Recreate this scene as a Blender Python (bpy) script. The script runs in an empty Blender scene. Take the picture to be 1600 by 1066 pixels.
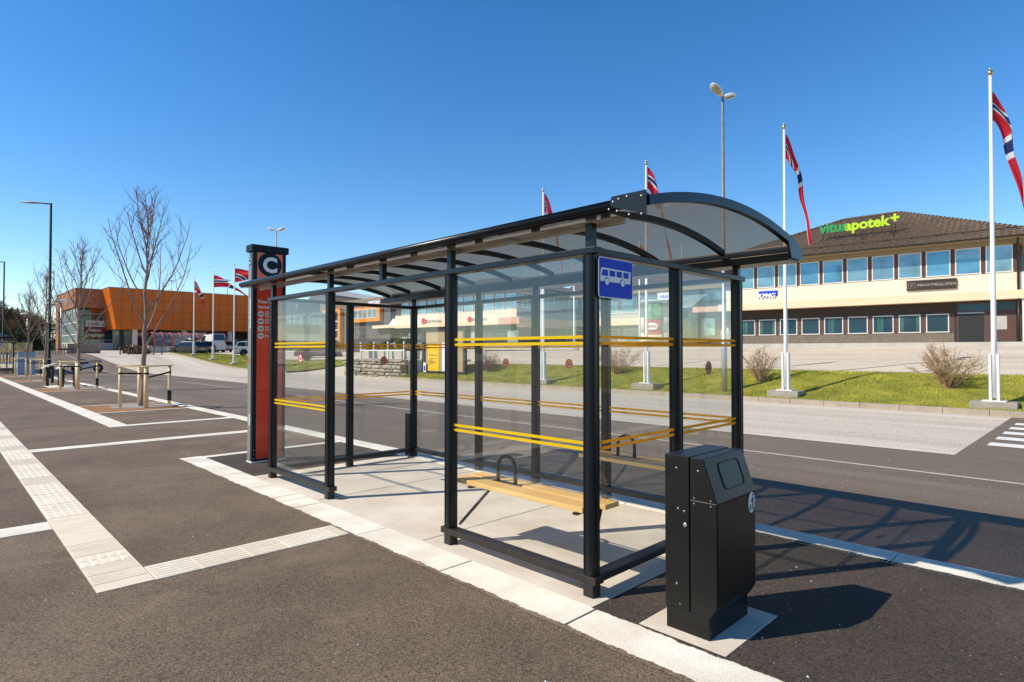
import bpy, bmesh, math, random
from math import radians as R, sin, cos, pi, atan, atan2, sqrt
from mathutils import Vector as V, Matrix as M

scene = bpy.context.scene
COL = scene.collection
random.seed(7)

# ------------------------------------------------------------------ helpers
class MB:
    """collects faces and links them as one mesh object"""
    def __init__(s): s.v=[]; s.f=[]; s.m=[]; s.sm=[]; s.uv={}
    def add(s, vs, fs, mi=0, smooth=False):
        o=len(s.v); s.v+= [tuple(p) for p in vs]
        for f in fs: s.f.append([i+o for i in f]); s.m.append(mi); s.sm.append(smooth)
        return s
    def box(s,x0,x1,y0,y1,z0,z1,mi=0):
        vs=[(x0,y0,z0),(x1,y0,z0),(x1,y1,z0),(x0,y1,z0),(x0,y0,z1),(x1,y0,z1),(x1,y1,z1),(x0,y1,z1)]
        return s.add(vs,[(0,3,2,1),(4,5,6,7),(0,1,5,4),(1,2,6,5),(2,3,7,6),(3,0,4,7)],mi)
    def bar(s,a,b,w,h,up=(0,0,1),mi=0):
        """rectangular bar from a to b, w across, h along up"""
        a=V(a); b=V(b); d=(b-a).normalized(); up=V(up)
        if abs(d.dot(up))>.98: up=V((1,0,0))
        x=d.cross(up).normalized(); z=x.cross(d).normalized()
        vs=[]
        for p in (a,b):
            for sx,sz in ((-1,-1),(1,-1),(1,1),(-1,1)): vs.append(p+x*(sx*w/2)+z*(sz*h/2))
        return s.add(vs,[(0,1,2,3),(7,6,5,4),(0,4,5,1),(1,5,6,2),(2,6,7,3),(3,7,4,0)],mi)
    def quad(s,a,b,c,d,mi=0): return s.add([a,b,c,d],[(0,1,2,3)],mi)
    def poly(s,pts,mi=0): return s.add(pts,[tuple(range(len(pts)))],mi)
    def tube(s,pts,rad,n=8,mi=0,cap=True,smooth=True):
        pts=[V(p) for p in pts]
        if not isinstance(rad,(list,tuple)): rad=[rad]*len(pts)
        vs=[]; fs=[]; ref=None
        for i,p in enumerate(pts):
            d=(pts[min(i+1,len(pts)-1)]-pts[max(i-1,0)])
            if d.length<1e-9: d=V((0,0,1))
            d.normalize()
            if ref is None:
                ref=V((1,0,0)) if abs(d.x)<.9 else V((0,1,0))
            x=(ref-d*ref.dot(d)).normalized(); ref=x; y=d.cross(x)
            for k in range(n):
                a=2*pi*k/n; vs.append(p+(x*cos(a)+y*sin(a))*rad[i])
        for i in range(len(pts)-1):
            for k in range(n):
                k2=(k+1)%n; fs.append((i*n+k,i*n+k2,(i+1)*n+k2,(i+1)*n+k))
        s.add(vs,fs,mi,smooth)
        if cap:
            o=len(s.v)-len(vs)
            s.f.append([o+k for k in reversed(range(n))]); s.m.append(mi); s.sm.append(False)
            s.f.append([o+(len(pts)-1)*n+k for k in range(n)]); s.m.append(mi); s.sm.append(False)
        return s
    def prism(s,prof,a,b,fn,mi=0,smooth=False):
        """extrude closed 2D profile from a to b; fn(u,v,t)->xyz"""
        n=len(prof); vs=[fn(u,v,a) for u,v in prof]+[fn(u,v,b) for u,v in prof]
        fs=[(i,(i+1)%n,n+(i+1)%n,n+i) for i in range(n)]
        s.add(vs,fs,mi,smooth); o=len(s.v)-2*n
        s.f.append([o+i for i in reversed(range(n))]); s.m.append(mi); s.sm.append(False)
        s.f.append([o+n+i for i in range(n)]); s.m.append(mi); s.sm.append(False)
        return s
    def lathe(s,prof,c=(0,0,0),n=20,mi=0,smooth=True):
        vs=[];fs=[]
        for r,z in prof:
            for k in range(n):
                a=2*pi*k/n; vs.append((c[0]+r*cos(a),c[1]+r*sin(a),c[2]+z))
        for i in range(len(prof)-1):
            for k in range(n):
                k2=(k+1)%n; fs.append((i*n+k,i*n+k2,(i+1)*n+k2,(i+1)*n+k))
        fs.append(tuple(reversed(range(n)))); fs.append(tuple((len(prof)-1)*n+k for k in range(n)))
        return s.add(vs,fs,mi,smooth)
    def ell(s,c,r,nu=12,nv=8,mi=0):
        vs=[];fs=[]
        for j in range(nv+1):
            t=pi*j/nv
            for k in range(nu):
                a=2*pi*k/nu; vs.append((c[0]+r[0]*sin(t)*cos(a),c[1]+r[1]*sin(t)*sin(a),c[2]+r[2]*cos(t)))
        for j in range(nv):
            for k in range(nu):
                k2=(k+1)%nu; fs.append((j*nu+k,(j+1)*nu+k,(j+1)*nu+k2,j*nu+k2))
        return s.add(vs,fs,mi,True)
    def build(s,name,mats,parent=None,bevel=0,local=False,fix=True):
        if not isinstance(mats,(list,tuple)): mats=[mats]
        vs=[V(p) for p in s.v]
        off=V((0,0,0))
        if parent is not None:
            if not local: off=WLOC(parent)
        else:
            xs=[p.x for p in vs]; ys=[p.y for p in vs]; zs=[p.z for p in vs]
            off=V(((min(xs)+max(xs))/2,(min(ys)+max(ys))/2,min(zs)))
        me=bpy.data.meshes.new(name)
        me.from_pydata([p-off for p in vs],[],s.f)
        for m in mats: me.materials.append(m)
        me.polygons.foreach_set('material_index',s.m); me.polygons.foreach_set('use_smooth',s.sm)
        if fix or bevel:
            bm=bmesh.new(); bm.from_mesh(me)
            if bevel:
                bmesh.ops.remove_doubles(bm,verts=bm.verts,dist=1e-5)
            bmesh.ops.recalc_face_normals(bm,faces=bm.faces)
            if bevel:
                es=[e for e in bm.edges if len(e.link_faces)==2 and e.calc_face_angle(0)>.6]
                bmesh.ops.bevel(bm,geom=es,offset=bevel,segments=2,affect='EDGES',profile=.6,clamp_overlap=True)
            bm.to_mesh(me); bm.free()
        me.update()
        o=bpy.data.objects.new(name,me); COL.objects.link(o)
        if parent is not None: o.parent=parent
        else: o.location=off
        return o

def WLOC(o):
    p=V((0,0,0))
    while o is not None: p+=V(o.location); o=o.parent
    return p
def tag(o,label=None,cat=None,group=None,kind=None):
    if label: o['label']=label
    if cat: o['category']=cat
    if group: o['group']=group
    if kind: o['kind']=kind
    return o
def thing(name,label,cat,loc=(0,0,0),rz=0,group=None):
    o=bpy.data.objects.new(name,None); COL.objects.link(o)
    o.location=loc; o.rotation_euler=(0,0,rz); o.empty_display_size=.2
    return tag(o,label,cat,group)
def struct(name,mb,mat,label=None,**k):
    o=mb.build(name,mat,**k); o['kind']='structure'
    if label: o['label']=label
    return o
def copy_tree(o,parent=None):
    c=o.copy(); COL.objects.link(c); c.parent=parent
    for ch in list(o.children): copy_tree(ch,c)
    return c
def text(name,body,size,pos,xd,yd,mat,parent,extrude=.002,bold=0,align='LEFT',shear=0,space=1,line=1,curve=None,local=False):
    cu=bpy.data.curves.new('t','FONT'); cu.body=body; cu.size=size; cu.extrude=extrude; cu.offset=bold
    cu.align_x=align; cu.shear=shear; cu.space_character=space; cu.space_line=line; cu.resolution_u=3
    ob=bpy.data.objects.new('t',cu); COL.objects.link(ob)
    dg=bpy.context.evaluated_depsgraph_get(); dg.update()
    me=bpy.data.meshes.new_from_object(ob.evaluated_get(dg))
    bpy.data.objects.remove(ob); bpy.data.curves.remove(cu)
    if curve:
        for v in me.vertices: v.co.y+=curve*v.co.x*v.co.x
    x=V(xd).normalized(); y=V(yd).normalized(); z=x.cross(y)
    m=M((x,y,z)).transposed().to_4x4()
    off=V((0,0,0)) if local else WLOC(parent)
    m.translation=V(pos)-off
    me.transform(m); me.name=name
    me.materials.clear(); me.materials.append(mat)
    o=bpy.data.objects.new(name,me); COL.objects.link(o); o.parent=parent
    return o

# ------------------------------------------------------------------ materials
def nodes(name):
    m=bpy.data.materials.new(name); m.use_nodes=True; nt=m.node_tree
    return m,nt,nt.nodes['Principled BSDF']
def N(nt,t,**k):
    n=nt.nodes.new(t)
    for a,b in k.items():
        if a in n.inputs: n.inputs[a].default_value=b
        else: setattr(n,a,b)
    return n
def L(nt,a,b): nt.links.new(a,b)
def c4(c): return (c[0],c[1],c[2],1)
def ramp(nt,fac,stops):
    r=nt.nodes.new('ShaderNodeValToRGB'); e=r.color_ramp.elements
    while len(e)<len(stops): e.new(.5)
    for i,(p,c) in enumerate(stops): e[i].position=p; e[i].color=c4(c)
    L(nt,fac,r.inputs[0]); return r.outputs[0]
def mul(c,k): return tuple(min(1,x*k) for x in c)
def pmat(name,col,rough=.6,metal=0,var=.12,scale=6,bump=0,bscale=60,fine=0,fscale=80,spec=.5,tint=None,stretch=(1,1,1),coat=0):
    m,nt,b=nodes(name)
    b.inputs['Roughness'].default_value=rough; b.inputs['Metallic'].default_value=metal
    b.inputs['Specular IOR Level'].default_value=spec
    if coat: b.inputs['Coat Weight'].default_value=coat; b.inputs['Coat Roughness'].default_value=.08
    tc=N(nt,'ShaderNodeTexCoord'); mp=N(nt,'ShaderNodeMapping'); mp.inputs['Scale'].default_value=stretch
    L(nt,tc.outputs['Object'],mp.inputs[0])
    n=N(nt,'ShaderNodeTexNoise',Scale=scale,Detail=6,Roughness=.6); L(nt,mp.outputs[0],n.inputs[0])
    t=tint or col
    c=ramp(nt,n.outputs[0],[(.3,mul(col,1-var)),(.7,mul(t,1+var))])
    if fine:
        f=N(nt,'ShaderNodeTexNoise',Scale=fscale,Detail=3); L(nt,mp.outputs[0],f.inputs[0])
        g=ramp(nt,f.outputs[0],[(.3,(1-fine,)*3),(.7,(1+fine,)*3)])
        mx=N(nt,'ShaderNodeMix',data_type='RGBA',blend_type='MULTIPLY'); mx.inputs[0].default_value=1
        L(nt,c,mx.inputs[6]); L(nt,g,mx.inputs[7]); c=mx.outputs[2]
    L(nt,c,b.inputs['Base Color'])
    rr=N(nt,'ShaderNodeMapRange'); rr.inputs[3].default_value=max(0,rough-.08); rr.inputs[4].default_value=min(1,rough+.1)
    L(nt,n.outputs[0],rr.inputs[0]); L(nt,rr.outputs[0],b.inputs['Roughness'])
    if bump:
        bn=N(nt,'ShaderNodeTexNoise',Scale=bscale,Detail=4); L(nt,mp.outputs[0],bn.inputs[0])
        bp=N(nt,'ShaderNodeBump',Strength=bump,Distance=.01); L(nt,bn.outputs[0],bp.inputs['Height']); L(nt,bp.outputs[0],b.inputs['Normal'])
    return m
def asphalt(name,dark,light,speck=(.5,.47,.42),sp=.02,grain=170,stretch=None,big=(.85,1.12),joint=None):
    m,nt,b=nodes(name); b.inputs['Roughness'].default_value=.85; b.inputs['Specular IOR Level'].default_value=.3
    tc=N(nt,'ShaderNodeTexCoord'); co=tc.outputs['Object']
    f=N(nt,'ShaderNodeTexNoise',Scale=grain,Detail=4,Roughness=.75); L(nt,co,f.inputs[0])
    f2=N(nt,'ShaderNodeTexVoronoi',Scale=grain*.9); L(nt,co,f2.inputs[0])
    pit=ramp(nt,f2.outputs['Distance'],[(.0,(1.12,1.12,1.12)),(.55,(.92,.92,.92)),(.9,(.45,.43,.42))])
    c0=ramp(nt,f.outputs[0],[(.33,dark),(.68,light)])
    m0=N(nt,'ShaderNodeMix',data_type='RGBA',blend_type='MULTIPLY'); m0.inputs[0].default_value=.8; L(nt,c0,m0.inputs[6]); L(nt,pit,m0.inputs[7]); c=m0.outputs[2]
    mp=N(nt,'ShaderNodeMapping'); mp.inputs['Scale'].default_value=stretch or (1,1,1); L(nt,co,mp.inputs[0])
    g=N(nt,'ShaderNodeTexNoise',Scale=.9,Detail=7,Roughness=.62); L(nt,mp.outputs[0],g.inputs[0])
    gc=ramp(nt,g.outputs[0],[(.3,(big[0],)*3),(.7,(big[1],big[1]*.99,big[1]*.97))])
    mx=N(nt,'ShaderNodeMix',data_type='RGBA',blend_type='MULTIPLY'); mx.inputs[0].default_value=1
    L(nt,c,mx.inputs[6]); L(nt,gc,mx.inputs[7])
    dn=N(nt,'ShaderNodeTexNoise',Scale=.55,Detail=9,Roughness=.7,Distortion=.6); L(nt,mp.outputs[0],dn.inputs[0])
    dr=N(nt,'ShaderNodeMapRange'); dr.inputs[1].default_value=.52; dr.inputs[2].default_value=.78; dr.inputs[4].default_value=.42; L(nt,dn.outputs[0],dr.inputs[0])
    md=N(nt,'ShaderNodeMix',data_type='RGBA'); L(nt,dr.outputs[0],md.inputs[0]); L(nt,mx.outputs[2],md.inputs[6]); md.inputs[7].default_value=c4(mul(light,1.25)); mx=md
    v=N(nt,'ShaderNodeTexVoronoi',Scale=26); L(nt,co,v.inputs[0])
    lt=N(nt,'ShaderNodeMath',operation='LESS_THAN'); lt.inputs[1].default_value=.1; L(nt,v.outputs['Distance'],lt.inputs[0])
    wn=N(nt,'ShaderNodeSeparateColor'); L(nt,v.outputs['Color'],wn.inputs[0])
    gt=N(nt,'ShaderNodeMath',operation='LESS_THAN'); gt.inputs[1].default_value=sp*4; L(nt,wn.outputs[0],gt.inputs[0])
    an=N(nt,'ShaderNodeMath',operation='MULTIPLY'); L(nt,lt.outputs[0],an.inputs[0]); L(nt,gt.outputs[0],an.inputs[1])
    m2=N(nt,'ShaderNodeMix',data_type='RGBA'); L(nt,an.outputs[0],m2.inputs[0]); L(nt,mx.outputs[2],m2.inputs[6]); m2.inputs[7].default_value=c4(speck)
    L(nt,m2.outputs[2],b.inputs['Base Color'])
    bp=N(nt,'ShaderNodeBump',Strength=.8,Distance=.008); L(nt,f.outputs[0],bp.inputs['Height']); L(nt,bp.outputs[0],b.inputs['Normal'])
    return m
def glass(name,tint=(.93,.96,.95),refl=1.0,dirt=.03,dcol=(.7,.72,.7),transl=False):
    m=bpy.data.materials.new(name); m.use_nodes=True; nt=m.node_tree; nt.nodes.clear()
    out=N(nt,'ShaderNodeOutputMaterial'); tr=N(nt,'ShaderNodeBsdfTransparent'); tr.inputs[0].default_value=c4(tint)
    gl=N(nt,'ShaderNodeBsdfGlossy'); gl.inputs['Roughness'].default_value=.01
    lw=N(nt,'ShaderNodeLayerWeight'); lw.inputs[0].default_value=.5
    pw=N(nt,'ShaderNodeMath',operation='POWER'); pw.inputs[1].default_value=4.; L(nt,lw.outputs['Facing'],pw.inputs[0])
    ma=N(nt,'ShaderNodeMath',operation='MULTIPLY_ADD'); ma.inputs[1].default_value=.85*refl; ma.inputs[2].default_value=.088*refl; L(nt,pw.outputs[0],ma.inputs[0])
    mx=N(nt,'ShaderNodeMixShader'); L(nt,ma.outputs[0],mx.inputs[0]); L(nt,tr.outputs[0],mx.inputs[1]); L(nt,gl.outputs[0],mx.inputs[2])
    df=N(nt,'ShaderNodeBsdfTranslucent' if transl else 'ShaderNodeBsdfDiffuse'); df.inputs[0].default_value=c4(dcol)
    tc=N(nt,'ShaderNodeTexCoord'); nz=N(nt,'ShaderNodeTexNoise',Scale=7,Detail=8,Roughness=.7); mp=N(nt,'ShaderNodeMapping'); mp.inputs['Scale'].default_value=(1,1,1) if transl else (3.5,3.5,.35); L(nt,tc.outputs['Object'],mp.inputs[0]); L(nt,mp.outputs[0],nz.inputs[0])
    mr=N(nt,'ShaderNodeMapRange'); mr.inputs[1].default_value=.35; mr.inputs[2].default_value=.8; mr.inputs[3].default_value=dirt*1.5 if transl else 0; mr.inputs[4].default_value=dirt*(2.0 if transl else 2.2); L(nt,nz.outputs[0],mr.inputs[0])
    m2=N(nt,'ShaderNodeMixShader'); L(nt,mr.outputs[0],m2.inputs[0]); L(nt,mx.outputs[0],m2.inputs[1]); L(nt,df.outputs[0],m2.inputs[2])
    L(nt,m2.outputs[0],out.inputs[0]); return m
def brick(name,c1,c2,mortar,w=.25,h=.075,axis='X',rough=.85,ms=.012,off=.5,bump=.4,noise=.25):
    """axis: which object-space axes run along the wall: 'X' -> (x,z), 'Y' -> (y,z), 'B' -> (x+y,z)"""
    m,nt,b=nodes(name); b.inputs['Roughness'].default_value=rough
    tc=N(nt,'ShaderNodeTexCoord'); sp=N(nt,'ShaderNodeSeparateXYZ'); L(nt,tc.outputs['Object'],sp.inputs[0])
    cb=N(nt,'ShaderNodeCombineXYZ')
    if axis=='B':
        ad=N(nt,'ShaderNodeMath',operation='ADD'); L(nt,sp.outputs[0],ad.inputs[0]); L(nt,sp.outputs[1],ad.inputs[1]); L(nt,ad.outputs[0],cb.inputs[0])
    else: L(nt,sp.outputs[0 if axis=='X' else 1],cb.inputs[0])
    L(nt,sp.outputs[2],cb.inputs[1])
    bt=N(nt,'ShaderNodeTexBrick'); L(nt,cb.outputs[0],bt.inputs['Vector'])
    bt.inputs['Scale'].default_value=1; bt.inputs['Brick Width'].default_value=w; bt.inputs['Row Height'].default_value=h
    bt.inputs['Mortar Size'].default_value=ms; bt.offset=off
    bt.inputs['Color1'].default_value=c4(c1); bt.inputs['Color2'].default_value=c4(c2); bt.inputs['Mortar'].default_value=c4(mortar)
    nz=N(nt,'ShaderNodeTexNoise',Scale=2.5,Detail=6); L(nt,tc.outputs['Object'],nz.inputs[0])
    g=ramp(nt,nz.outputs[0],[(.3,(1-noise,)*3),(.7,(1+noise*.6,)*3)])
    mx=N(nt,'ShaderNodeMix',data_type='RGBA',blend_type='MULTIPLY'); mx.inputs[0].default_value=1; L(nt,bt.outputs[0],mx.inputs[6]); L(nt,g,mx.inputs[7])
    L(nt,mx.outputs[2],b.inputs['Base Color'])
    bp=N(nt,'ShaderNodeBump',Strength=bump,Distance=.01,invert=True); L(nt,bt.outputs['Fac'],bp.inputs['Height']); L(nt,bp.outputs[0],b.inputs['Normal'])
    return m
def wood(name,c1,c2,axis=(1,14,14),rough=.55,scale=3):
    m,nt,b=nodes(name); b.inputs['Roughness'].default_value=rough
    tc=N(nt,'ShaderNodeTexCoord'); mp=N(nt,'ShaderNodeMapping'); mp.inputs['Scale'].default_value=axis; L(nt,tc.outputs['Object'],mp.inputs[0])
    n=N(nt,'ShaderNodeTexNoise',Scale=scale,Detail=6,Roughness=.6,Distortion=.6); L(nt,mp.outputs[0],n.inputs[0])
    L(nt,ramp(nt,n.outputs[0],[(.3,c1),(.7,c2)]),b.inputs['Base Color'])
    bp=N(nt,'ShaderNodeBump',Strength=.15,Distance=.004); L(nt,n.outputs[0],bp.inputs['Height']); L(nt,bp.outputs[0],b.inputs['Normal'])
    return m
def film(name,col):
    m=pmat(name,col,.5,var=.05,scale=3,spec=.3); nt=m.node_tree; b=nt.nodes['Principled BSDF']; out=nt.nodes['Material Output']
    tl=N(nt,'ShaderNodeBsdfTranslucent'); tl.inputs[0].default_value=c4(col)
    mx=N(nt,'ShaderNodeMixShader'); mx.inputs[0].default_value=.5; L(nt,b.outputs[0],mx.inputs[1]); L(nt,tl.outputs[0],mx.inputs[2]); L(nt,mx.outputs[0],out.inputs[0])
    return m
def flagmat():
    m,nt,b=nodes('flag_cloth'); b.inputs['Roughness'].default_value=.8
    uv=N(nt,'ShaderNodeUVMap'); sp=N(nt,'ShaderNodeSeparateXYZ'); L(nt,uv.outputs[0],sp.inputs[0])
    def band(src,lo,hi):
        a=N(nt,'ShaderNodeMath',operation='GREATER_THAN'); a.inputs[1].default_value=lo; L(nt,src,a.inputs[0])
        c=N(nt,'ShaderNodeMath',operation='LESS_THAN'); c.inputs[1].default_value=hi; L(nt,src,c.inputs[0])
        p=N(nt,'ShaderNodeMath',operation='MULTIPLY'); L(nt,a.outputs[0],p.inputs[0]); L(nt,c.outputs[0],p.inputs[1]); return p.outputs[0]
    def orr(a,c):
        p=N(nt,'ShaderNodeMath',operation='MAXIMUM'); L(nt,a,p.inputs[0]); L(nt,c,p.inputs[1]); return p.outputs[0]
    w=orr(band(sp.outputs[0],6/22,10/22),band(sp.outputs[1],6/16,10/16)); bl=orr(band(sp.outputs[0],7/22,9/22),band(sp.outputs[1],7/16,9/16))
    m1=N(nt,'ShaderNodeMix',data_type='RGBA'); L(nt,w,m1.inputs[0]); m1.inputs[6].default_value=(.62,.012,.03,1); m1.inputs[7].default_value=(.75,.75,.75,1)
    m2=N(nt,'ShaderNodeMix',data_type='RGBA'); L(nt,bl,m2.inputs[0]); L(nt,m1.outputs[2],m2.inputs[6]); m2.inputs[7].default_value=(.01,.025,.12,1)
    L(nt,m2.outputs[2],b.inputs['Base Color'])
    out=nt.nodes['Material Output']; tl=N(nt,'ShaderNodeBsdfTranslucent'); L(nt,m2.outputs[2],tl.inputs[0])
    mx=N(nt,'ShaderNodeMixShader'); mx.inputs[0].default_value=.3; L(nt,b.outputs[0],mx.inputs[1]); L(nt,tl.outputs[0],mx.inputs[2]); L(nt,mx.outputs[0],out.inputs[0])
    return m

K={}
K['asph']=asphalt('platform_asphalt',(.064,.046,.033),(.375,.285,.204),sp=.014,grain=95,big=(.74,1.2))
K['asph2']=asphalt('fresh_dark_asphalt',(.030,.023,.019),(.155,.122,.098),sp=.03,grain=85,big=(.8,1.18))
K['road']=asphalt('bus_road_asphalt',(.09,.071,.057),(.38,.31,.252),sp=.008,grain=80,stretch=(1,.12,1),big=(.8,1.16))
K['oldroad']=asphalt('old_pale_asphalt',(.46,.40,.335),(.97,.88,.77),sp=.0,grain=42,stretch=(1.4,.07,1),big=(.8,1.14))
K['park']=asphalt('car_park_asphalt',(.58,.49,.395),(.93,.82,.68),sp=.0,grain=30,stretch=(1.2,.2,1),big=(.82,1.1))
K['granite']=pmat('pale_granite',(.86,.77,.64),.8,var=.12,scale=2.2,bump=.35,bscale=160,fine=.24,fscale=150,tint=(.92,.87,.78))
K['concrete']=pmat('apron_concrete',(.70,.60,.48),.85,var=.10,scale=1.6,bump=.2,bscale=180,fine=.08,fscale=160,tint=(.77,.70,.60))
K['tilew']=pmat('tactile_white',(.88,.80,.67),.8,var=.08,scale=3,bump=.2,bscale=120,fine=.1,fscale=160)
K['tileb']=pmat('tactile_beige',(.85,.755,.61),.8,var=.09,scale=3,bump=.2,bscale=90,fine=.1,fscale=120,stretch=(1,3,1))
K['joint']=pmat('joint_grey',(.22,.19,.15),.9)
K['line']=pmat('road_line',(.62,.56,.48),.8,var=.2,scale=5,fine=.2,fscale=40)
K['zebra']=pmat('crossing_paint',(.86,.84,.80),.7,var=.08,scale=4,fine=.08,fscale=60)
K['kerb']=pmat('kerb_stone',(.40,.33,.25),.9,var=.15,scale=3,bump=.3,bscale=60,fine=.15,fscale=60)
K['block']=pmat('footing_concrete',(.36,.32,.27),.9,var=.2,scale=4,bump=.4,bscale=50,fine=.15)
K['dark']=pmat('charcoal_metal',(.006,.008,.011),.30,metal=.0,var=.15,scale=4,spec=.35)
K['darkb']=pmat('charcoal_metal_worn',(.022,.017,.013),.45,var=.3,scale=12,spec=.4)
K['bin']=pmat('black_brushed_steel',(.010,.009,.008),.36,metal=.0,var=.2,scale=3,spec=.33,stretch=(40,1,1))
K['binf']=pmat('black_brushed_front',(.030,.020,.014),.38,metal=.5,var=.15,scale=3,stretch=(1,1,60))
K['screw']=pmat('bright_steel',(.6,.6,.6),.3,metal=.9)
K['steel']=pmat('galvanised_steel',(.45,.46,.47),.4,metal=.7,var=.1)
K['white']=pmat('white_paint',(.80,.80,.79),.4,var=.03,scale=2)
K['yellow']=film('yellow_film',(.97,.72,.010))
K['orange_film']=film('amber_film',(.98,.58,.010))
K['glass']=glass('shelter_glass',(.965,.985,.972),1.0,.014)
K['roofsheet']=glass('smoked_roof_sheet',(.37,.30,.235),1.0,.095,(.60,.53,.44),True)
K['pine']=wood('pine_plank',(.86,.47,.12),(.96,.63,.24),axis=(14,1,14))
K['stakew']=wood('stake_wood',(.70,.50,.24),(.86,.66,.37),axis=(10,10,1))
K['black']=pmat('black_rubber',(.012,.012,.013),.6)
K['bluesign']=pmat('sign_blue',(.012,.06,.60),.5,var=.08,spec=.2)
K['white2']=pmat('sign_white',(.82,.83,.84),.4,var=.02)
K['red']=pmat('pillar_red',(.80,.035,.012),.3,var=.10,scale=2,coat=.2,tint=(.86,.06,.018))
K['redo']=pmat('pillar_orange_red',(.95,.19,.08),.4,var=.04)
K['grey']=pmat('satin_aluminium',(.30,.28,.25),.42,metal=.35,var=.08)
K['navy']=pmat('pillar_navy',(.010,.018,.028),.55,spec=.2)
K['grass_base']=pmat('lawn_soil_green',(.17,.215,.012),.95,var=.35,scale=1.2,bump=.5,bscale=40,fine=.35,fscale=30,tint=(.28,.25,.035))
K['blade']=pmat('grass_blade',(.27,.34,.015),.7,var=.4,scale=.9,tint=(.40,.38,.04))
K['bark']=pmat('young_bark',(.27,.19,.145),.9,var=.3,scale=30,bump=.3,bscale=50)
K['twig']=pmat('bare_twig',(.21,.115,.09),.9,var=.25,scale=8)
K['dryt']=pmat('dry_stem',(.46,.30,.16),.9,var=.25,scale=6)
K['soil']=pmat('bark_mulch',(.36,.17,.06),.95,var=.3,scale=12,bump=.8,bscale=70,fine=.35,fscale=60)
K['gravel']=pmat('grey_gravel',(.38,.35,.31),.95,var=.3,scale=30,bump=.8,bscale=90,fine=.4,fscale=90)
K['flag']=flagmat()
K['gold']=pmat('brass_finial',(.55,.42,.22),.3,metal=.8)
K['cream']=pmat('cream_render',(.82,.715,.55),.9,var=.05,scale=2,bump=.5,bscale=30,fine=.06,fscale=30)
K['ledge']=pmat('peach_fascia',(.87,.64,.42),.7,var=.06,scale=2,stretch=(.3,1,1))
K['pinkl']=pmat('salmon_fascia',(.66,.34,.22),.7,var=.06)
K['brown']=pmat('brown_panel',(.10,.052,.040),.7,var=.12)
K['dkbrown']=pmat('dark_brown_panel',(.045,.028,.018),.7,var=.15)
K['tile']=pmat('brown_roof_tile',(.135,.092,.062),.85,var=.25,scale=5,fine=.2,fscale=14,tint=(.16,.115,.085))
K['plinth']=pmat('pebbledash_plinth',(.20,.16,.12),.95,var=.2,scale=8,bump=.8,bscale=50,fine=.4,fscale=24)
K['wframe']=pmat('window_frame_white',(.78,.72,.66),.5,var=.03)
K['gutter']=pmat('black_gutter',(.02,.018,.018),.4)
K['soffit']=pmat('tan_soffit',(.34,.26,.15),.8,var=.08)
def winglass(name,col,rough=.06,spec=.9,metal=.0):
    m=pmat(name,col,rough,var=.35,scale=.7,spec=spec,metal=metal,stretch=(.5,.5,1.6)); return m
K['wblue']=winglass('reflective_blue_window',(.17,.31,.37),.05,.8,.35)
K['wblue2']=winglass('reflective_blue_window_b',(.20,.36,.42),.05,.8,.3)
K['wblue3']=winglass('reflective_blue_window_c',(.11,.28,.38),.05,.8,.4)
K['wdark']=winglass('dark_window',(.010,.045,.075),.06,.35)
K['wteal']=winglass('teal_shop_glass',(.05,.11,.12),.05,.9,.2)
K['wpale']=winglass('pale_window',(.30,.42,.42),.08,.8,.2)
K['orange']=pmat('orange_cladding',(.62,.135,.006),.4,var=.06,scale=.6,spec=.3)
K['orangef']=pmat('orange_window_surround',(.85,.27,.015),.5,var=.04)
K['oseam']=pmat('cladding_seam',(.20,.05,.01),.6)
K['brick']=brick('red_brown_brick',(.44,.18,.08),(.32,.13,.07),(.30,.2,.13),.5,.17,'B')
K['bricks']=brick('pale_stone_brick',(.42,.28,.19),(.34,.23,.16),(.3,.26,.2),.5,.22,'B')
K['gtile']=brick('grey_slate_cladding',(.11,.10,.10),(.14,.128,.122),(.06,.055,.055),1.2,.75,'B',ms=.03,off=.5)
K['gwall']=pmat('grey_cladding',(.34,.36,.38),.7,var=.06,scale=1)
K['gwall2']=brick('grey_panel_wall',(.25,.235,.22),(.28,.26,.245),(.18,.17,.16),1.6,.4,'B',ms=.02)
K['brownlow']=pmat('taupe_cladding',(.24,.19,.155),.8,var=.06)
K['whitew']=pmat('white_render',(.74,.68,.58),.8,var=.05)
K['col']=pmat('column_cream',(.62,.57,.48),.7,var=.05)
K['stone']=pmat('dry_stone',(.26,.22,.17),.95,var=.35,scale=3,bump=.8,bscale=14,fine=.2,fscale=30,tint=(.36,.31,.25))
K['stone2']=pmat('dry_stone_pale',(.42,.37,.30),.95,var=.25,scale=3,bump=.8,bscale=14,fine=.2,fscale=30)
K['gap']=pmat('stone_gap',(.05,.042,.034),1)
K['shrub']=pmat('yellow_green_shrub',(.16,.15,.02),.8,var=.4,scale=4)
K['green']=pmat('evergreen_leaf',(.035,.06,.012),.8,var=.4,scale=1)
K['brownbush']=pmat('winter_brown_crown',(.125,.085,.045),.9,var=.35,scale=.6,tint=(.15,.11,.05))
K['boardb']=pmat('board_beige',(.44,.32,.18),.6,var=.05)
K['posty']=pmat('poster_yellow',(.85,.52,.0),.5,var=.03)
K['ink']=pmat('dark_ink',(.02,.02,.02),.6)
K['signgreen']=pmat('sign_green',(.02,.32,.08),.45,var=.05)
K['signlime']=pmat('sign_lime',(.52,.78,.01),.45,var=.05)
K['menyred']=pmat('maroon_sign',(.26,.015,.02),.5)
K['bred']=pmat('bright_red',(.62,.03,.02),.5)
K['rail']=pmat('grey_rail',(.42,.42,.42),.5,metal=.4)
K['stain']=pmat('reddish_stain',(.16,.05,.045),.9,var=.2,scale=4)
K['ltgrey']=pmat('light_concrete',(.5,.47,.42),.85,var=.12,scale=2,fine=.1)
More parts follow.
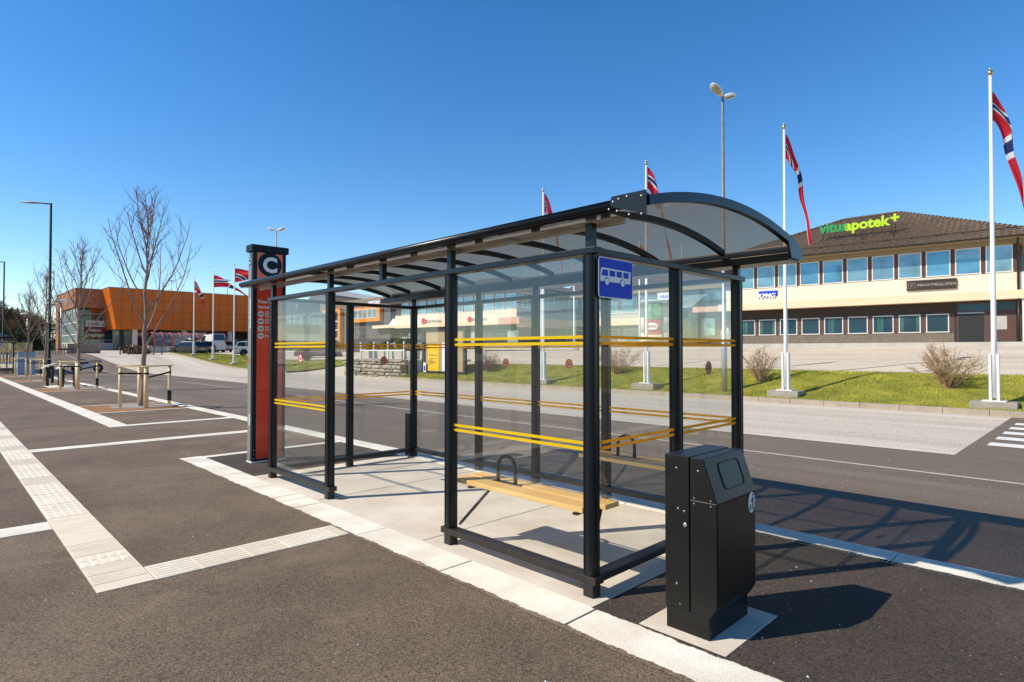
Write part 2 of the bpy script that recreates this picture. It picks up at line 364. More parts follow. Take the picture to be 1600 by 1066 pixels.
K['ground']=pmat('far_ground',(.12,.11,.07),.95,var=.3,scale=.05)
K['bluec']=pmat('pale_blue_panel',(.30,.38,.50),.5)
K['tyre']=pmat('tyre_rubber',(.014,.014,.014),.8)
K['rim']=pmat('alloy_rim',(.45,.45,.46),.3,metal=.8)
K['lred']=pmat('tail_light_red',(.5,.01,.012),.2,coat=.5)
K['lwhite']=pmat('headlight_clear',(.7,.72,.75),.15,coat=.5)
K['cardark']=pmat('car_graphite',(.085,.08,.078),.28,metal=.3,coat=.8,var=.05)
K['carblack']=pmat('car_black',(.03,.03,.032),.28,metal=.2,coat=.8,var=.05)
K['carwhite']=pmat('car_white',(.72,.72,.71),.3,coat=.7,var=.02)
K['carsilver']=pmat('car_silver',(.36,.36,.36),.3,metal=.5,coat=.7,var=.04)
K['cargrey']=pmat('car_grey',(.22,.22,.23),.3,metal=.5,coat=.7,var=.04)
K['carblue']=pmat('car_blue',(.012,.025,.13),.25,metal=.2,coat=.8,var=.05)
K['cglass']=winglass('car_glass',(.012,.016,.02),.05,.8)
K['bingog']=pmat('teal_banner',(.04,.22,.16),.6,var=.5,scale=2.2,tint=(.22,.36,.12))
K['bingor']=pmat('red_banner',(.50,.06,.05),.6,var=.1)
K['lens']=pmat('lamp_lens',(.45,.38,.27),.3,var=.3,scale=8)

# ------------------------------------------------------------------ camera, world, sun
cam=bpy.data.cameras.new('camera'); co=bpy.data.objects.new('camera',cam); COL.objects.link(co)
cam.sensor_width=36; cam.lens=36*923/1600; cam.clip_start=.05; cam.clip_end=5000
co.location=(0,0,1.6); co.rotation_euler=(R(90)+atan(16/923),0,R(45.5-90)); scene.camera=co
sd=bpy.data.lights.new('sun','SUN'); sd.energy=5.0; sd.angle=R(.5); sd.color=(1,.905,.76)
so=bpy.data.objects.new('sun',sd); COL.objects.link(so)
LD=V((.98,-.57,-1.0)); so.rotation_euler=LD.to_track_quat('-Z','Y').to_euler(); so.location=(-20,12,25)
w=bpy.data.worlds.new('World'); scene.world=w; w.use_nodes=True; nt=w.node_tree
bg=nt.nodes['Background']
sk=nt.nodes.new('ShaderNodeTexSky'); sk.sky_type='NISHITA'; sk.sun_disc=False
sk.sun_elevation=R(41.4); sk.sun_rotation=R(300.2); sk.air_density=1.0; sk.dust_density=.0; sk.ozone_density=2.6; sk.altitude=100
hs=nt.nodes.new('ShaderNodeHueSaturation'); hs.inputs['Saturation'].default_value=1.33; hs.inputs['Value'].default_value=1.29; hs.inputs['Hue'].default_value=.503
tc=nt.nodes.new('ShaderNodeTexCoord'); sx=nt.nodes.new('ShaderNodeSeparateXYZ'); nt.links.new(tc.outputs['Generated'],sx.inputs[0])
cr=nt.nodes.new('ShaderNodeValToRGB'); el=cr.color_ramp.elements
while len(el)<4: el.new(.5)
for i,(q,v) in enumerate(((.10,.92),(.5,.93),(.68,.36),(1.0,.14))): el[i].position=q; el[i].color=(v,v,v,1)
nt.links.new(sx.outputs[2],cr.inputs[0])
mm=nt.nodes.new('ShaderNodeMix'); mm.data_type='RGBA'; mm.blend_type='MULTIPLY'; mm.inputs[0].default_value=1
nt.links.new(sk.outputs[0],hs.inputs['Color']); nt.links.new(hs.outputs[0],mm.inputs[6]); nt.links.new(cr.outputs[0],mm.inputs[7]); nt.links.new(mm.outputs[2],bg.inputs[0]); bg.inputs[1].default_value=.15
scene.view_settings.view_transform='Standard'; scene.view_settings.look='None'; scene.view_settings.exposure=0
scene.cycles.transparent_max_bounces=40; scene.cycles.max_bounces=10; scene.cycles.sample_clamp_indirect=6
K['ledge2']=wood('weathered_slats',(.40,.27,.15),(.52,.38,.24))
K['wcurt']=winglass('curtain_behind_glass',(.04,.13,.12),.1,.4)

# ------------------------------------------------------------------ terrain
def S(t): t=max(0,min(1,t)); return t*t*(3-2*t)
def hgt(x,y):
    road=-.1+1.5*S((y-52)/30)+.3*S((y-85)/12)
    rise=.9*S((x-19.8)/4.5)+1.2*max(0,min(1,(x-24.3)/14))
    rise*=1-.9*S((y-45)/35)
    if x<6: road=road
    return road+rise
def sheet(name,xs,ys,mat,dz=0,kind='structure',hf=hgt,skip=None):
    b=MB(); nx=len(xs); vs=[(x,y,hf(x,y)+dz) for y in ys for x in xs]; fs=[]
    for j in range(len(ys)-1):
        for i in range(nx-1):
            if skip and skip((xs[i]+xs[i+1])/2,(ys[j]+ys[j+1])/2): continue
            fs.append((j*nx+i,j*nx+i+1,(j+1)*nx+i+1,(j+1)*nx+i))
    b.add(vs,fs,0,True); o=b.build(name,mat); o['kind']=kind; return o
def fr(a,b,n): return [a+(b-a)*i/n for i in range(n+1)]
b=MB(); b.quad((-1500,-1500,-.6),(1500,-1500,-.6),(1500,1500,-.6),(-1500,1500,-.6)); struct('ground',b,K['ground'])
sheet('bus_road',fr(5.42,12.0,5),fr(-60,120,90),K['road'],dz=0)
sheet('old_road',fr(12.0,20.0,6),fr(1.85,120,60),K['oldroad'],dz=.0)
sheet('bus_road_junction',[12.0,14,16,18,20.0],fr(-60,1.85,20),K['road'],dz=0)
# car park and road entry beyond the lawns
sheet('car_park',[20,20.8,21.6,22.4,23.2,24.3,26,28,30,33,36,39,45,60,90],fr(-40,130,85),K['park'],dz=-.02)
sheet('left_road',fr(-60,5.42,20),fr(62,130,34),K['oldroad'],dz=-.02)
# faded centre line of the bus road, zebra crossing
b=MB()
for j in range(60):
    y0=-20+j*2; b.quad((9.92,y0,hgt(9,y0)+.005),(10.0,y0,hgt(9,y0)+.005),(10.0,y0+2,hgt(9,y0+2)+.005),(9.92,y0+2,hgt(9,y0+2)+.005))
struct('road_line',b,K['line'])
b=MB()
for k in range(5):
    x=13.6+k*1.05; b.quad((x,-1.4,-.094),(x+.5,-1.4,-.094),(x+.5,1.62,-.094),(x,1.62,-.094))
struct('zebra_crossing',b,K['zebra'])
b=MB(); pts=[]
rr=random.Random(3)
for k in range(26):
    a=2*pi*k/26; r=.75+.25*rr.random(); pts.append((9.6+.55*r*cos(a),22.8+1.5*r*sin(a),-.094))
b.poly(pts); struct('road_stain',b,K['stain'])
# platform with its paving
b=MB(); b.box(-60,2.80,-40,62,-.3,0); struct('platform',b,K['asph'])
b=MB(); b.box(2.80,5.18,-40,9.6,-.3,-.0005); struct('platform_edge',b,K['asph2'])
b=MB(); b.box(2.80,5.18,9.6,62,-.3,-.0005); struct('platform_edge',b,K['asph'])
def ragged(x,y0,y1,side,mat,z=.0105,seed=1):
    g=random.Random(seed); b=MB(); n=int((y1-y0)/.018); pr=None
    for i in range(n+1):
        y=y0+(y1-y0)*i/n; e=x+side*(.004+.012*g.random()**2+.005*sin(y*9)+.004*sin(y*31)); q=(e,y)
        if pr: b.quad((x-side*.02,pr[1],z-.0065),(x-side*.02,y,z-.0065),(q[0],y,z),(pr[0],pr[1],z)); b.quad((pr[0],pr[1],z),(q[0],y,z),(q[0]+side*.002,y,z-.006),(pr[0]+side*.002,pr[1],z-.006))
        pr=q
    struct('asphalt_edge',b,mat)
ragged(2.636,-1.5,9.8,1,K['asph'],seed=3); ragged(5.186,-1,2.28,1,K['asph2'],.0155,4); ragged(2.957,-1.5,2.29,-1,K['asph2'],.0105,5)
def blocks(name,x0,x1,ys,z1,mat,gap=.008,z0=-.02,rough=0,mi=None,jit=.0015,seed=1):
    r=random.Random(seed); b=MB()
    for i in range(len(ys)-1):
        j=r.uniform(-jit,jit)
        b.box(x0+j,x1+j,ys[i]+gap/2,ys[i+1]-gap/2,z0,z1+r.uniform(-.001,.001))
    return struct(name,b,mat)
def rng(a,b,st): 
    o=[a]
    while o[-1]+st*1.3<b: o.append(o[-1]+st)
    return o+[b]
blocks('kerb_strip',2.64,2.955,rng(-6,5.87,1.18)+[6.2,6.42,7.05,8.05,9.45,9.76],.007,K['granite'],gap=.016,jit=.005)
blocks('kerb_strip',2.70,3.05,rng(14.75,61,1.2),.007,K['granite'])
blocks('kerb',5.185,5.46,rng(-30,61,1.2),.012,K['granite'],z0=-.25,gap=.01)
b=MB(); b.box(2.956,5.18,2.3,7.72,-.01,.003); b.box(2.96,3.66,1.44,1.97,-.01,.004); struct('concrete_apron',b,K['concrete'])
b=MB()
for y in (4.1,6.0): b.box(2.98,5.18,y,y+.008,.0,.005)
struct('expansion_joint',b,K['joint'])
# thin white edging lines across the platform
b=MB()
for (x0,x1,y0,y1) in ((1.14,5.18,11.98,12.3),(2.96,5.18,9.56,9.72),(3.06,5.18,14.78,15.05),(-8,.795,6.69,7.01)): b.box(x0,x1,y0,y1,-.01,.0055)
struct('paving_line',b,K['granite'])
# tactile guide strip: plain and studded pavers
b=MB(); segs=[(4.715,4.88,0),(4.88,5.09,1),(5.09,5.32,1),(5.32,5.62,2),(5.62,6.0,1),(6.0,6.6,0),(6.6,7.1,0),(7.1,7.75,2),(7.75,8.35,2)]
y=8.35
while y<40:
    segs+= [(y,y+.6,2),(y+.6,y+1.2,2)] if y>8.4 else [(y,y+.7,2)]
    y=segs[-1][1]; segs.append((y,y+.5,1)); y+=.5
for y0,y1,t in segs:
    b.box(.80,1.135,y0+.004,y1-.004,-.02,.006,1 if t!=2 else 0)
    if t==1:
        n=max(3,int((y1-y0)/.04)); 
        for k in range(n): b.box(.81,1.125,y0+.012+k*(y1-y0-.01)/n,y0+.012+k*(y1-y0-.01)/n+.018,.006,.0076,1)
    if t==2:
        ny=max(2,int((y1-y0)/.13))
        for i in range(5):
            for j in range(ny):
                x=.822+i*.063; yy=y0+.02+j*(y1-y0-.02)/ny
                b.box(x,x+.038,yy,yy+(y1-y0-.02)/ny-.025,.006,.0085,0)
struct('tactile_strip',b,[K['tilew'],K['tileb']])
b=MB(); x=1.14; k=0
while x<2.63:
    x1=min(x+(.30,.36,.30,.42)[k%4],2.635)
    b.box(x+.003,x1-.003,4.71,5.045,-.02,.006,1 if k%3 else 0)
    for i in range(6): b.box(x+.008,x1-.008,4.73+i*.052,4.73+i*.052+.026,.006,.0088,1 if k%3 else 0)
    x=x1; k+=1
struct('tactile_arm',b,[K['tilew'],K['tileb']])
# kerbs of the lawns
def kerbline(pts,name='lawn_kerb',wd=.16,h0=-.2,h1=.16):
    b=MB()
    for i in range(len(pts)-1):
        (x0,y0),(x1,y1)=pts[i],pts[i+1]; d=V((x1-x0,y1-y0,0)); l=d.length; d/=l; n=V((-d.y,d.x,0)); m=max(1,int(l/1.0))
        for k in range(m):
            a=V((x0,y0,0))+d*(l*k/m+.006); c=V((x0,y0,0))+d*(l*(k+1)/m-.006)
            za=hgt(min(a.x,19.9),a.y); zc=hgt(min(c.x,19.9),c.y)
            vs=[]
            for p,z in ((a,za),(c,zc)):
                for s_,zz in ((-1,h0),(1,h0),(1,h1),(-1,h1)): q=p+n*(s_*wd/2); vs.append((q.x,q.y,z+zz))
            b.add(vs,[(0,1,2,3),(7,6,5,4),(0,4,5,1),(1,5,6,2),(2,6,7,3),(3,7,4,0)])
    return struct(name,b,K['kerb'])
kerbline([(19.88,-25),(19.88,30.6)]); kerbline([(19.88,45.4),(19.88,78)])
def lawnh(x,y):
    r=hgt(19.9,y); t=S((x-19.8)/4.6)
    top=max(hgt(24.5,y)+.03,r+.1)
    return r+.14+ (top-r-.14)*t
def lawn_sheet(name,left,right,y0,y1,n,mat,nx=8):
    b=MB(); vs=[];fs=[]
    for j in range(n+1):
        y=y0+(y1-y0)*j/n
        for i in range(nx+1):
            x=left(y)+(right(y)-left(y))*i/nx; vs.append((x,y,lawnh(x,y)+(.02*sin(x*3+y*2.1) if 0<i<nx else 0)))
    for j in range(n):
        for i in range(nx): fs.append((j*(nx+1)+i,j*(nx+1)+i+1,(j+1)*(nx+1)+i+1,(j+1)*(nx+1)+i))
    b.add(vs,fs,0,True); o=b.build(name,mat); o['kind']='structure'; return o
l1=lambda y:19.96; r1=lambda y:24.4 if y<27 else 24.4-(y-27)*.9
l2=lambda y:19.96+max(0,45.4-y)*.62; r2=lambda y:25.0 if y<70 else 25.0-(y-70)*.3
lawn_sheet('lawn',l1,r1,-25,30.5,60,K['grass_base']); lawn_sheet('lawn',l2,r2,41.2,78,40,K['grass_base'])
def grass(n,l,r,y0,y1,seed,h,wd,dense=None):
    R_=random.Random(seed); vs=[];fs=[]
    for k in range(n):
        y=y0+(y1-y0)*R_.random(); x=l(y)+(r(y)-l(y))*R_.random(); z=lawnh(x,y)
        a=R_.random()*2*pi; hh=h*R_.uniform(.5,1.2); lx=R_.uniform(-.5,.5)*hh; ly=R_.uniform(-.5,.5)*hh
        o=len(vs); dx=cos(a)*wd; dy=sin(a)*wd
        vs+=[(x-dx,y-dy,z-.01),(x+dx,y+dy,z-.01),(x+lx,y+ly,z+hh)]; fs.append((o,o+1,o+2))
    b=MB(); b.add(vs,fs); o=b.build('grass',K['blade'],fix=False); o['kind']='stuff'; return o
tag(grass(60000,l1,r1,-4,30.5,5,.055,.010),'short bright green spring grass of the lawn behind the road kerb','grass')
tag(grass(16000,l2,r2,41.2,78,6,.08,.022),'bright green grass of the farther lawn under the three left flags','grass')
# low terrace behind the dry stone wall
b=MB(); b.box(20.95,26,30.4,37.6,-.3,1.06); struct('car_park_terrace',b,K['park'])
# pavement in front of the shops
def face(s,d,z): # point of the office facade frame: s along (to the left), d outwards
    return (39.6-.0984*s-.9951*d, 3.2+.9951*s-.0984*d, z)
b=MB()
vs=[face(-6,2.2,1.7),face(-6,-6,1.7),face(36,-6,1.7),face(36,2.2,1.7),face(-6,2.2,2.06),face(-6,-6,2.06),face(36,-6,2.06),face(36,2.2,2.06)]
b.add(vs,[(4,5,6,7),(0,1,5,4),(1,2,6,5),(2,3,7,6),(3,0,4,7)]); struct('shop_pavement',b,K['ltgrey'])
# distant low hills
b=MB(); rr=random.Random(11); n=80; vs=[];fs=[]
for k in range(n+1):
    a=R(-60+300*k/n); hz=6+8*abs(sin(a*3.1+1))+3*sin(a*11); rad=520
    vs+=[(rad*cos(a),rad*sin(a),-2),(rad*1.25*cos(a),rad*1.25*sin(a),hz)]
for k in range(n): fs.append((2*k,2*k+2,2*k+3,2*k+1))
b.add(vs,fs,0,True); struct('hills',b,K['green'])

# loose white chippings scattered on the asphalt
g=random.Random(77); b=MB()
for k in range(420):
    x=g.uniform(-3,5.1) if k<300 else g.uniform(5.6,11); y=g.uniform(.9,12)*g.uniform(.5,1.2); z=0 if x<5.18 else hgt(x,y)
    if .7<x<1.2 or 2.6<x<3.05: continue
    s=g.uniform(.003,.0085); a=g.uniform(0,3); u=V((cos(a)*s,sin(a)*s,0)); w_=V((-sin(a)*s*.7,cos(a)*s*.7,0)); c=V((x,y,z+.001))
    b.add([tuple(c+u),tuple(c+w_),tuple(c-u*.8),tuple(c-w_*1.1),tuple(c+V((0,0,s*.8)))],[(0,1,4),(1,2,4),(2,3,4),(3,0,4)])
o=b.build('chippings',K['white2'],fix=False); tag(o,'loose pale stone chippings scattered over the dark asphalt','chippings',kind='stuff')
# long paving seams in the asphalt
b=MB(); g=random.Random(5)
def seam(x0,y0,x1,y1,z,wd=.008):
    n=40; pts=[]
    for i in range(n+1):
        t=i/n; pts.append(V((x0+(x1-x0)*t+g.uniform(-.006,.006),y0+(y1-y0)*t+g.uniform(-.006,.006),z)))
    d=(pts[-1]-pts[0]).normalized(); nn=V((-d.y,d.x,0))*wd/2
    for i in range(n):
        k=g.uniform(.4,1.3); b.quad(tuple(pts[i]-nn*k),tuple(pts[i+1]-nn*k),tuple(pts[i+1]+nn*k),tuple(pts[i]+nn*k))
seam(-1.9,-2,-1.9,30,.0025); seam(7.2,-10,7.2,40,-.0965,.012); seam(9.0,12,12,11.4,-.0965,.03); seam(5.5,16.4,12,16.2,-.0965,.03)
struct('asphalt_seam',b,K['joint'])

# ------------------------------------------------------------------ bus shelter
SX0,SX1=3.10,5.25; SYS=[2.41,3.88,5.98,7.48]
def clover(mb,x,y,z0,z1,w=.080,mi=0):
    """extruded post with rounded ribs on each side"""
    pts=[]; h=w/2
    for k in range(4):
        a0=k*pi/2
        def rot(px,py): return (x+px*cos(a0)-py*sin(a0),y+px*sin(a0)+py*cos(a0))
        pts.append(rot(h*.96,-h*.96)); 
        for t in (-1,-.55,0,.55,1):
            pts.append(rot(h*(.66+.34*sqrt(max(0,1-t*t*.92))),h*.62*t))
        pts.append(rot(h*.62,h*.80))
    # order: walk round by angle
    pts=sorted(pts,key=lambda p:atan2(p[1]-y,p[0]-x))
    mb.prism(pts,z0,z1,lambda u,v,t:(u,v,t),mi)
def shelter_roof_z(x):
    t=(x-4.12)/1.19; return 2.655-.165*t*t
def make_shelter():
    t=thing('bus_shelter','black framed glass bus shelter with smoked arched roof and yellow stripes, nearest the camera','bus shelter',(4.17,4.95,0))
    post=[(SX0,y) for y in SYS]+[(SX1,y) for y in (2.41,3.88,4.93,5.98,7.48)]+[((SX0+SX1)/2,2.41),((SX0+SX1)/2,7.48)]
    for (x,y) in post:
        p=MB(); clover(p,x,y,.142,2.235)
        top=shelter_roof_z(x)-.09 if y>2 and abs(x-4.175)>.2 else 2.236
        if top>2.3: p.box(x-.026,x+.026,y-.026,y+.026,2.283,top)
        o=p.build('post',K['dark'],t)
        f=MB(); f.box(x-.041,x+.041,y-.041,y+.041,.0,.088); f.build('foot',K['darkb'],o,bevel=.006)
        if x==SX1 and y==7.48:
            f=MB(); f.box(x-.115,x-.043,y-.06,y+.06,.02,.66); f.build('post_sleeve',K['dark'],o,bevel=.004)
    p=MB(); p.box(SX0-.026,SX0+.026,4.905,4.957,2.283,shelter_roof_z(SX0)-.09); p.build('roof_strut',K['dark'],t)
    def rail(a,b_,z0,z1,wd,m,name='rail'):
        r=MB(); (x0,y0),(x1,y1)=a,b_
        if x0==x1: r.box(x0-wd/2,x0+wd/2,y0,y1,z0,z1)
        else: r.box(x0,x1,y0-wd/2,y0+wd/2,z0,z1)
        r.build(name,m,t,bevel=.006)
    rail((SX0,2.345),(SX0,7.56),2.238,2.283,.095,K['dark'],'top_rail'); rail((SX1,2.47),(SX1,7.41),2.238,2.283,.095,K['dark'],'top_rail')
    rail((3.149,2.41),(5.33,2.41),2.2375,2.2825,.098,K['dark'],'top_rail'); rail((3.149,7.48),(5.33,7.48),2.2375,2.2825,.096,K['dark'],'top_rail')
    for a,c in (((SX0,2.345),(SX0,3.96)),((SX0,5.9),(SX0,7.56)),((SX1,2.47),(SX1,7.41))): rail(a,c,.09,.14,.094,K['darkb'],'bottom_rail')
    rail((3.149,2.41),(5.32,2.41),.0905,.1405,.095,K['darkb'],'bottom_rail'); rail((3.149,7.48),(5.32,7.48),.0905,.1405,.095,K['darkb'],'bottom_rail')
    # glass panes with stripes and stickers
    def sticker(parent,c,ax,z,k):
        b=MB(); n=24
        def P(u,v,d): return (c+d,0,0)
        def ring(r0,r1,mi,d):
            vs=[];fs=[]
            for i in range(n):
                a=2*pi*i/n
                for r in (r0,r1):
                    u=r*cos(a); v=r*sin(a)
                    vs.append((c[0]+(u if ax=='x' else d),c[1]+(u if ax=='y' else d),z+v))
            for i in range(n): j=(i+1)%n; fs.append((2*i,2*j,2*j+1,2*i+1))
            b.add(vs,fs,mi)
        ring(.001,.047,1,-.0035); ring(.040,.056,0,-.005)
        def pq(u0,u1,v0,v1,mi,d):
            if ax=='x': b.quad((c[0]+u0,c[1]+d,z+v0),(c[0]+u1,c[1]+d,z+v0),(c[0]+u1,c[1]+d,z+v1),(c[0]+u0,c[1]+d,z+v1),mi)
            else: b.quad((c[0]+d,c[1]+u0,z+v0),(c[0]+d,c[1]+u1,z+v0),(c[0]+d,c[1]+u1,z+v1),(c[0]+d,c[1]+u0,z+v1),mi)
        pq(-.03,.022,-.015,-.003,2,-.0045); pq(.012,.024,.0,.02,2,-.0045)
        s=.035
        if ax=='x': b.quad((c[0]-s,c[1]-.0055,z+s-.006),(c[0]-s+.006,c[1]-.0055,z+s),(c[0]+s,c[1]-.0055,z-s+.006),(c[0]+s-.006,c[1]-.0055,z-s),0)
        else: b.quad((c[0]-.0055,c[1]-s,z+s-.006),(c[0]-.0055,c[1]-s+.006,z+s),(c[0]-.0055,c[1]+s,z-s+.006),(c[0]-.0055,c[1]+s-.006,z-s),0)
        b.build('no_smoking_sticker',[K['bred'],K['boardb'] if k else K['white2'],K['ink']],parent)
    def pane(a,c,st=None,stz=1.516,front=True):
        (x0,y0),(x1,y1)=a,c; z0,z1=.15,2.232; g=MB(); SB=[]; d=.004
        if x0==x1:
            y0+=.036;y1-=.036; g.quad((x0,y0,z0),(x0,y1,z0),(x0,y1,z1),(x0,y0,z1))
            for z in (1.685,1.643,.98,.94): sb=MB(); sb.box(x0-d-.001,x0-d,y0+.004,y1-.004,z,z+.021); SB.append(sb)
        else:
            x0+=.036;x1-=.036; g.quad((x0,y0,z0),(x1,y0,z0),(x1,y0,z1),(x0,y0,z1))
            for z in (1.685,1.643,.98,.94): sb=MB(); sb.box(x0+.004,x1-.004,y0-d-.001,y0-d,z,z+.021); SB.append(sb)
        o=g.build('glass_pane',K['glass'],t)
        for sb in SB: sb.build('yellow_stripe',K['yellow'] if front else K['orange_film'],o)
        if st is not None:
            if x0==x1: sticker(o,(x0,st),'y',stz,not front)
            else: sticker(o,(st,y0),'x',stz,not front)
    xm=(SX0+SX1)/2
    pane((SX0,2.41),(SX0,3.88)); pane((SX0,5.98),(SX0,7.48),6.70)
    pane((SX1,2.41),(SX1,3.88),None,1.46,False); pane((SX1,3.88),(SX1,4.93),4.4,1.455,False); pane((SX1,4.93),(SX1,5.98),5.45,1.455,False); pane((SX1,5.98),(SX1,7.48),None,1.46,False)
    pane((SX0,2.41),(xm,2.41),None,1.46,False); pane((xm,2.41),(SX1,2.41),4.7,1.46,False)
    pane((SX0,7.48),(xm,7.48),None,1.46,False); pane((xm,7.48),(SX1,7.48),4.72,1.47,False)
    # roof: sheet, ribs, gutters, end plates
    Y0,Y1=1.87,8.2; XA,XB=2.95,5.27
    b=MB(); n=16; vs=[];fs=[]
    for i in range(n+1):
        x=XA+(XB-XA)*i/n; vs+=[(x,Y0,shelter_roof_z(x)),(x,Y1,shelter_roof_z(x))]
    for i in range(n): fs.append((2*i,2*i+2,2*i+3,2*i+1))
    b.add(vs,fs,0,True); b.build('roof_sheet',K['roofsheet'],t)
    b=MB(); b.quad((2.96,Y0+.3,2.452),(3.2,Y0+.3,2.452),(3.2,Y1-.05,2.452),(2.96,Y1-.05,2.452)); b.build('gutter_strip',K['roofsheet'],t)
    def arc(y,wd,h,name,dz=0):
        b=MB(); n=18; vs=[];fs=[]
        xa,xb=(XA,XB) if h>.05 else (XA+.06,XB-.1)
        for i in range(n+1):
            x=xa+(xb-xa)*i/n; z=shelter_roof_z(x)+dz
            vs+=[(x,y-wd/2,z-h),(x,y+wd/2,z-h),(x,y+wd/2,z),(x,y-wd/2,z)]
        for i in range(n):
            for k in range(4): k2=(k+1)%4; fs.append((4*i+k,4*i+k2,4*i+4+k2,4*i+4+k))
        fs+=[(3,2,1,0),(4*n,4*n+1,4*n+2,4*n+3)]
        b.add(vs,fs); b.build(name,K['dark'],t)
    for y in (2.50,3.19,3.88,4.58,5.28,5.98,6.73,7.48): arc(y,.04,.0495,'roof_rib',-.004)
    arc(Y0+.02,.045,.06,'end_arch',.012); arc(Y1-.02,.045,.06,'end_arch',.012)
    b=MB(); b.prism([(2.965+.042*cos(a),2.492+.034*sin(a)) for a in [2*pi*k/14 for k in range(14)]],Y0+.02,Y1,lambda u,v,q:(u,q,v),0,True)
    b.build('front_gutter',K['dark'],t)
    b=MB(); b.box(3.165,3.195,Y0+.33,Y1-.1,2.425,2.452); b.build('roof_purlin',K['grey'],t)
    b=MB(); b.box(5.10,5.34,Y0+.02,Y1,2.362,2.43); b.box(5.30,5.342,Y0+.02,Y1,2.43,2.525); b.build('rear_gutter',K['dark'],t,bevel=.006)
    b=MB(); b.prism([(Y0,2.385),(Y0,2.530),(2.11,2.532),(2.125,2.49),(2.11,2.47),(2.04,2.447)],2.915,2.924,lambda u,v,q:(q,u,v)); e=b.build('end_plate',K['dark'],t)
    b=MB()
    for (y,z) in ((1.9,2.395),(1.9,2.5),(1.985,2.405),(2.0,2.515),(2.07,2.44),(2.06,2.51),(2.13,2.46),(2.1,2.5)): b=MB(); b.ell((2.914,y,z),(.003,.006,.006),8,4); b.build('rivet',K['white'],e)
    b=MB(); b.prism([(5.03,2.525),(5.25,2.505),(5.35,2.465),(5.35,2.385),(5.10,2.38)],Y0-.003,Y0+.012,lambda u,v,q:(u,q,v)); b.build('end_plate',K['dark'],t)
    # two plank benches
    for x0,x1,sgn in ((3.18,3.52,1),(4.86,5.20,-1)):
        p=MB(); wd=(x1-x0-.02)/2
        for k in range(2):
            xa=x0+k*(wd+.02); p.box(xa,xa+wd,2.55-(.06 if (k==1 and sgn>0) else 0),3.95,.492,.53)
        bo=p.build('bench_seat',K['pine'],t,bevel=.006)
        xc=x0+.17; h=MB(); yc=3.47
        pts=[(xc,yc-.10,.532),(xc,yc-.10,.66)]+[(xc,yc-.10*cos(pi*k/8),.66+.085*sin(pi*k/8)) for k in range(1,8)]+[(xc,yc+.10,.66),(xc,yc+.10,.532)]
        h.tube(pts,.0165,10); h.box(xc-.02,xc+.02,yc-.16,yc+.16,.531,.536); h.build('armrest_hoop',K['dark'],bo)
        for y in (2.62,3.74):
            q=MB(); xp=SX0+.05 if sgn>0 else SX1-.05
            q.bar((xp,y+ (.09 if y>3 else -.15),.16 if y>3 else .2),(x0+.3 if sgn>0 else x1-.3,y,.47),.03,.012); q.box(x0,x1,y-.02,y+.02,.470,.484)
            q.build('bench_bracket',K['dark'],bo)
    # blue bus sign on the right-hand end
    sx0,sx1,sz0,sz1=3.155,3.545,1.955,2.222; y=2.352
    sx0,sx1=3.10,3.487
    def rrect(x0,x1,z0,z1,r,n=5):
        o=[]
        for cx,cz,a0 in ((x1-r,z1-r,0),(x0+r,z1-r,90),(x0+r,z0+r,180),(x1-r,z0+r,270)):
            for k in range(n+1): a=R(a0+90*k/n); o.append((cx+r*cos(a),cz+r*sin(a)))
        return o
    b=MB(); b.prism(rrect(sx0,sx1,sz0,sz1,.02),y,y-.004,lambda u,v,q:(u,q,v),0); b.prism(rrect(sx0+.006,sx1-.006,sz0+.006,sz1-.006,.016),y-.0042,y-.006,lambda u,v,q:(u,q,v),1)
    s=b.build('bus_sign',[K['white2'],K['bluesign']],t)
    W=sx1-sx0; H=sz1-sz0; b=MB()
    def U(u,v,d): return (sx0+u*W,y-.006-d,sz0+v*H)
    b.poly([U(.03,.40,.001),U(.92,.40,.001),U(.93,.72,.001),U(.09,.74,.001),U(.05,.70,.001)],0)
    for k in range(4):
        u0=.09+k*.205; b.poly([U(u0-(.02 if k==0 else 0),.54,.002),U(u0+.165,.54,.002),U(u0+.165,.69,.002),U(u0+(.01 if k==0 else 0),.69,.002)],1)
    for uc in (.22,.68):
        for r,mi,d in ((.098,1,.002),(.078,0,.003)):
            b.poly([U(uc+r*.75*cos(2*pi*i/20)*1.0,.40+r*sin(2*pi*i/20)*1.1,d) for i in range(20)],mi)
    b.build('bus_pictogram',[K['white2'],K['bluesign']],s)
    b=MB(); b.box(sx0+.03,sx0+.33,2.353,2.36,2.0,2.02); b.build('sign_bracket',K['dark'],s)
    return t
shelter=make_shelter()
sh2=copy_tree(shelter); sh2.location=(4.17,4.95+52.5,0)
tag(sh2,'distant dark glass bus shelter at the far left, behind the tree guards','bus shelter')

# ------------------------------------------------------------------ litter bin
t=thing('litter_bin','black steel litter bin with sloped chute and pictogram on a concrete pad','litter bin',(3.31,1.69,.004))
b=MB(); b.box(3.07,3.555,1.575,1.84,.004,.13); b.build('plinth',K['bin'],t,bevel=.004)
b=MB(); b.box(3.065,3.56,1.692,1.845,.132,1.003); b.build('back_cabinet',K['bin'],t,bevel=.004)
b=MB(); prof=[(1.684,.132),(1.684,1.0),(1.608,1.0),(1.527,.763),(1.527,.2),(1.568,.132)]
b.prism(prof,3.065,3.56,lambda u,v,q:(q,u,v)); body=b.build('front_door',[K['bin']],t,bevel=.004)
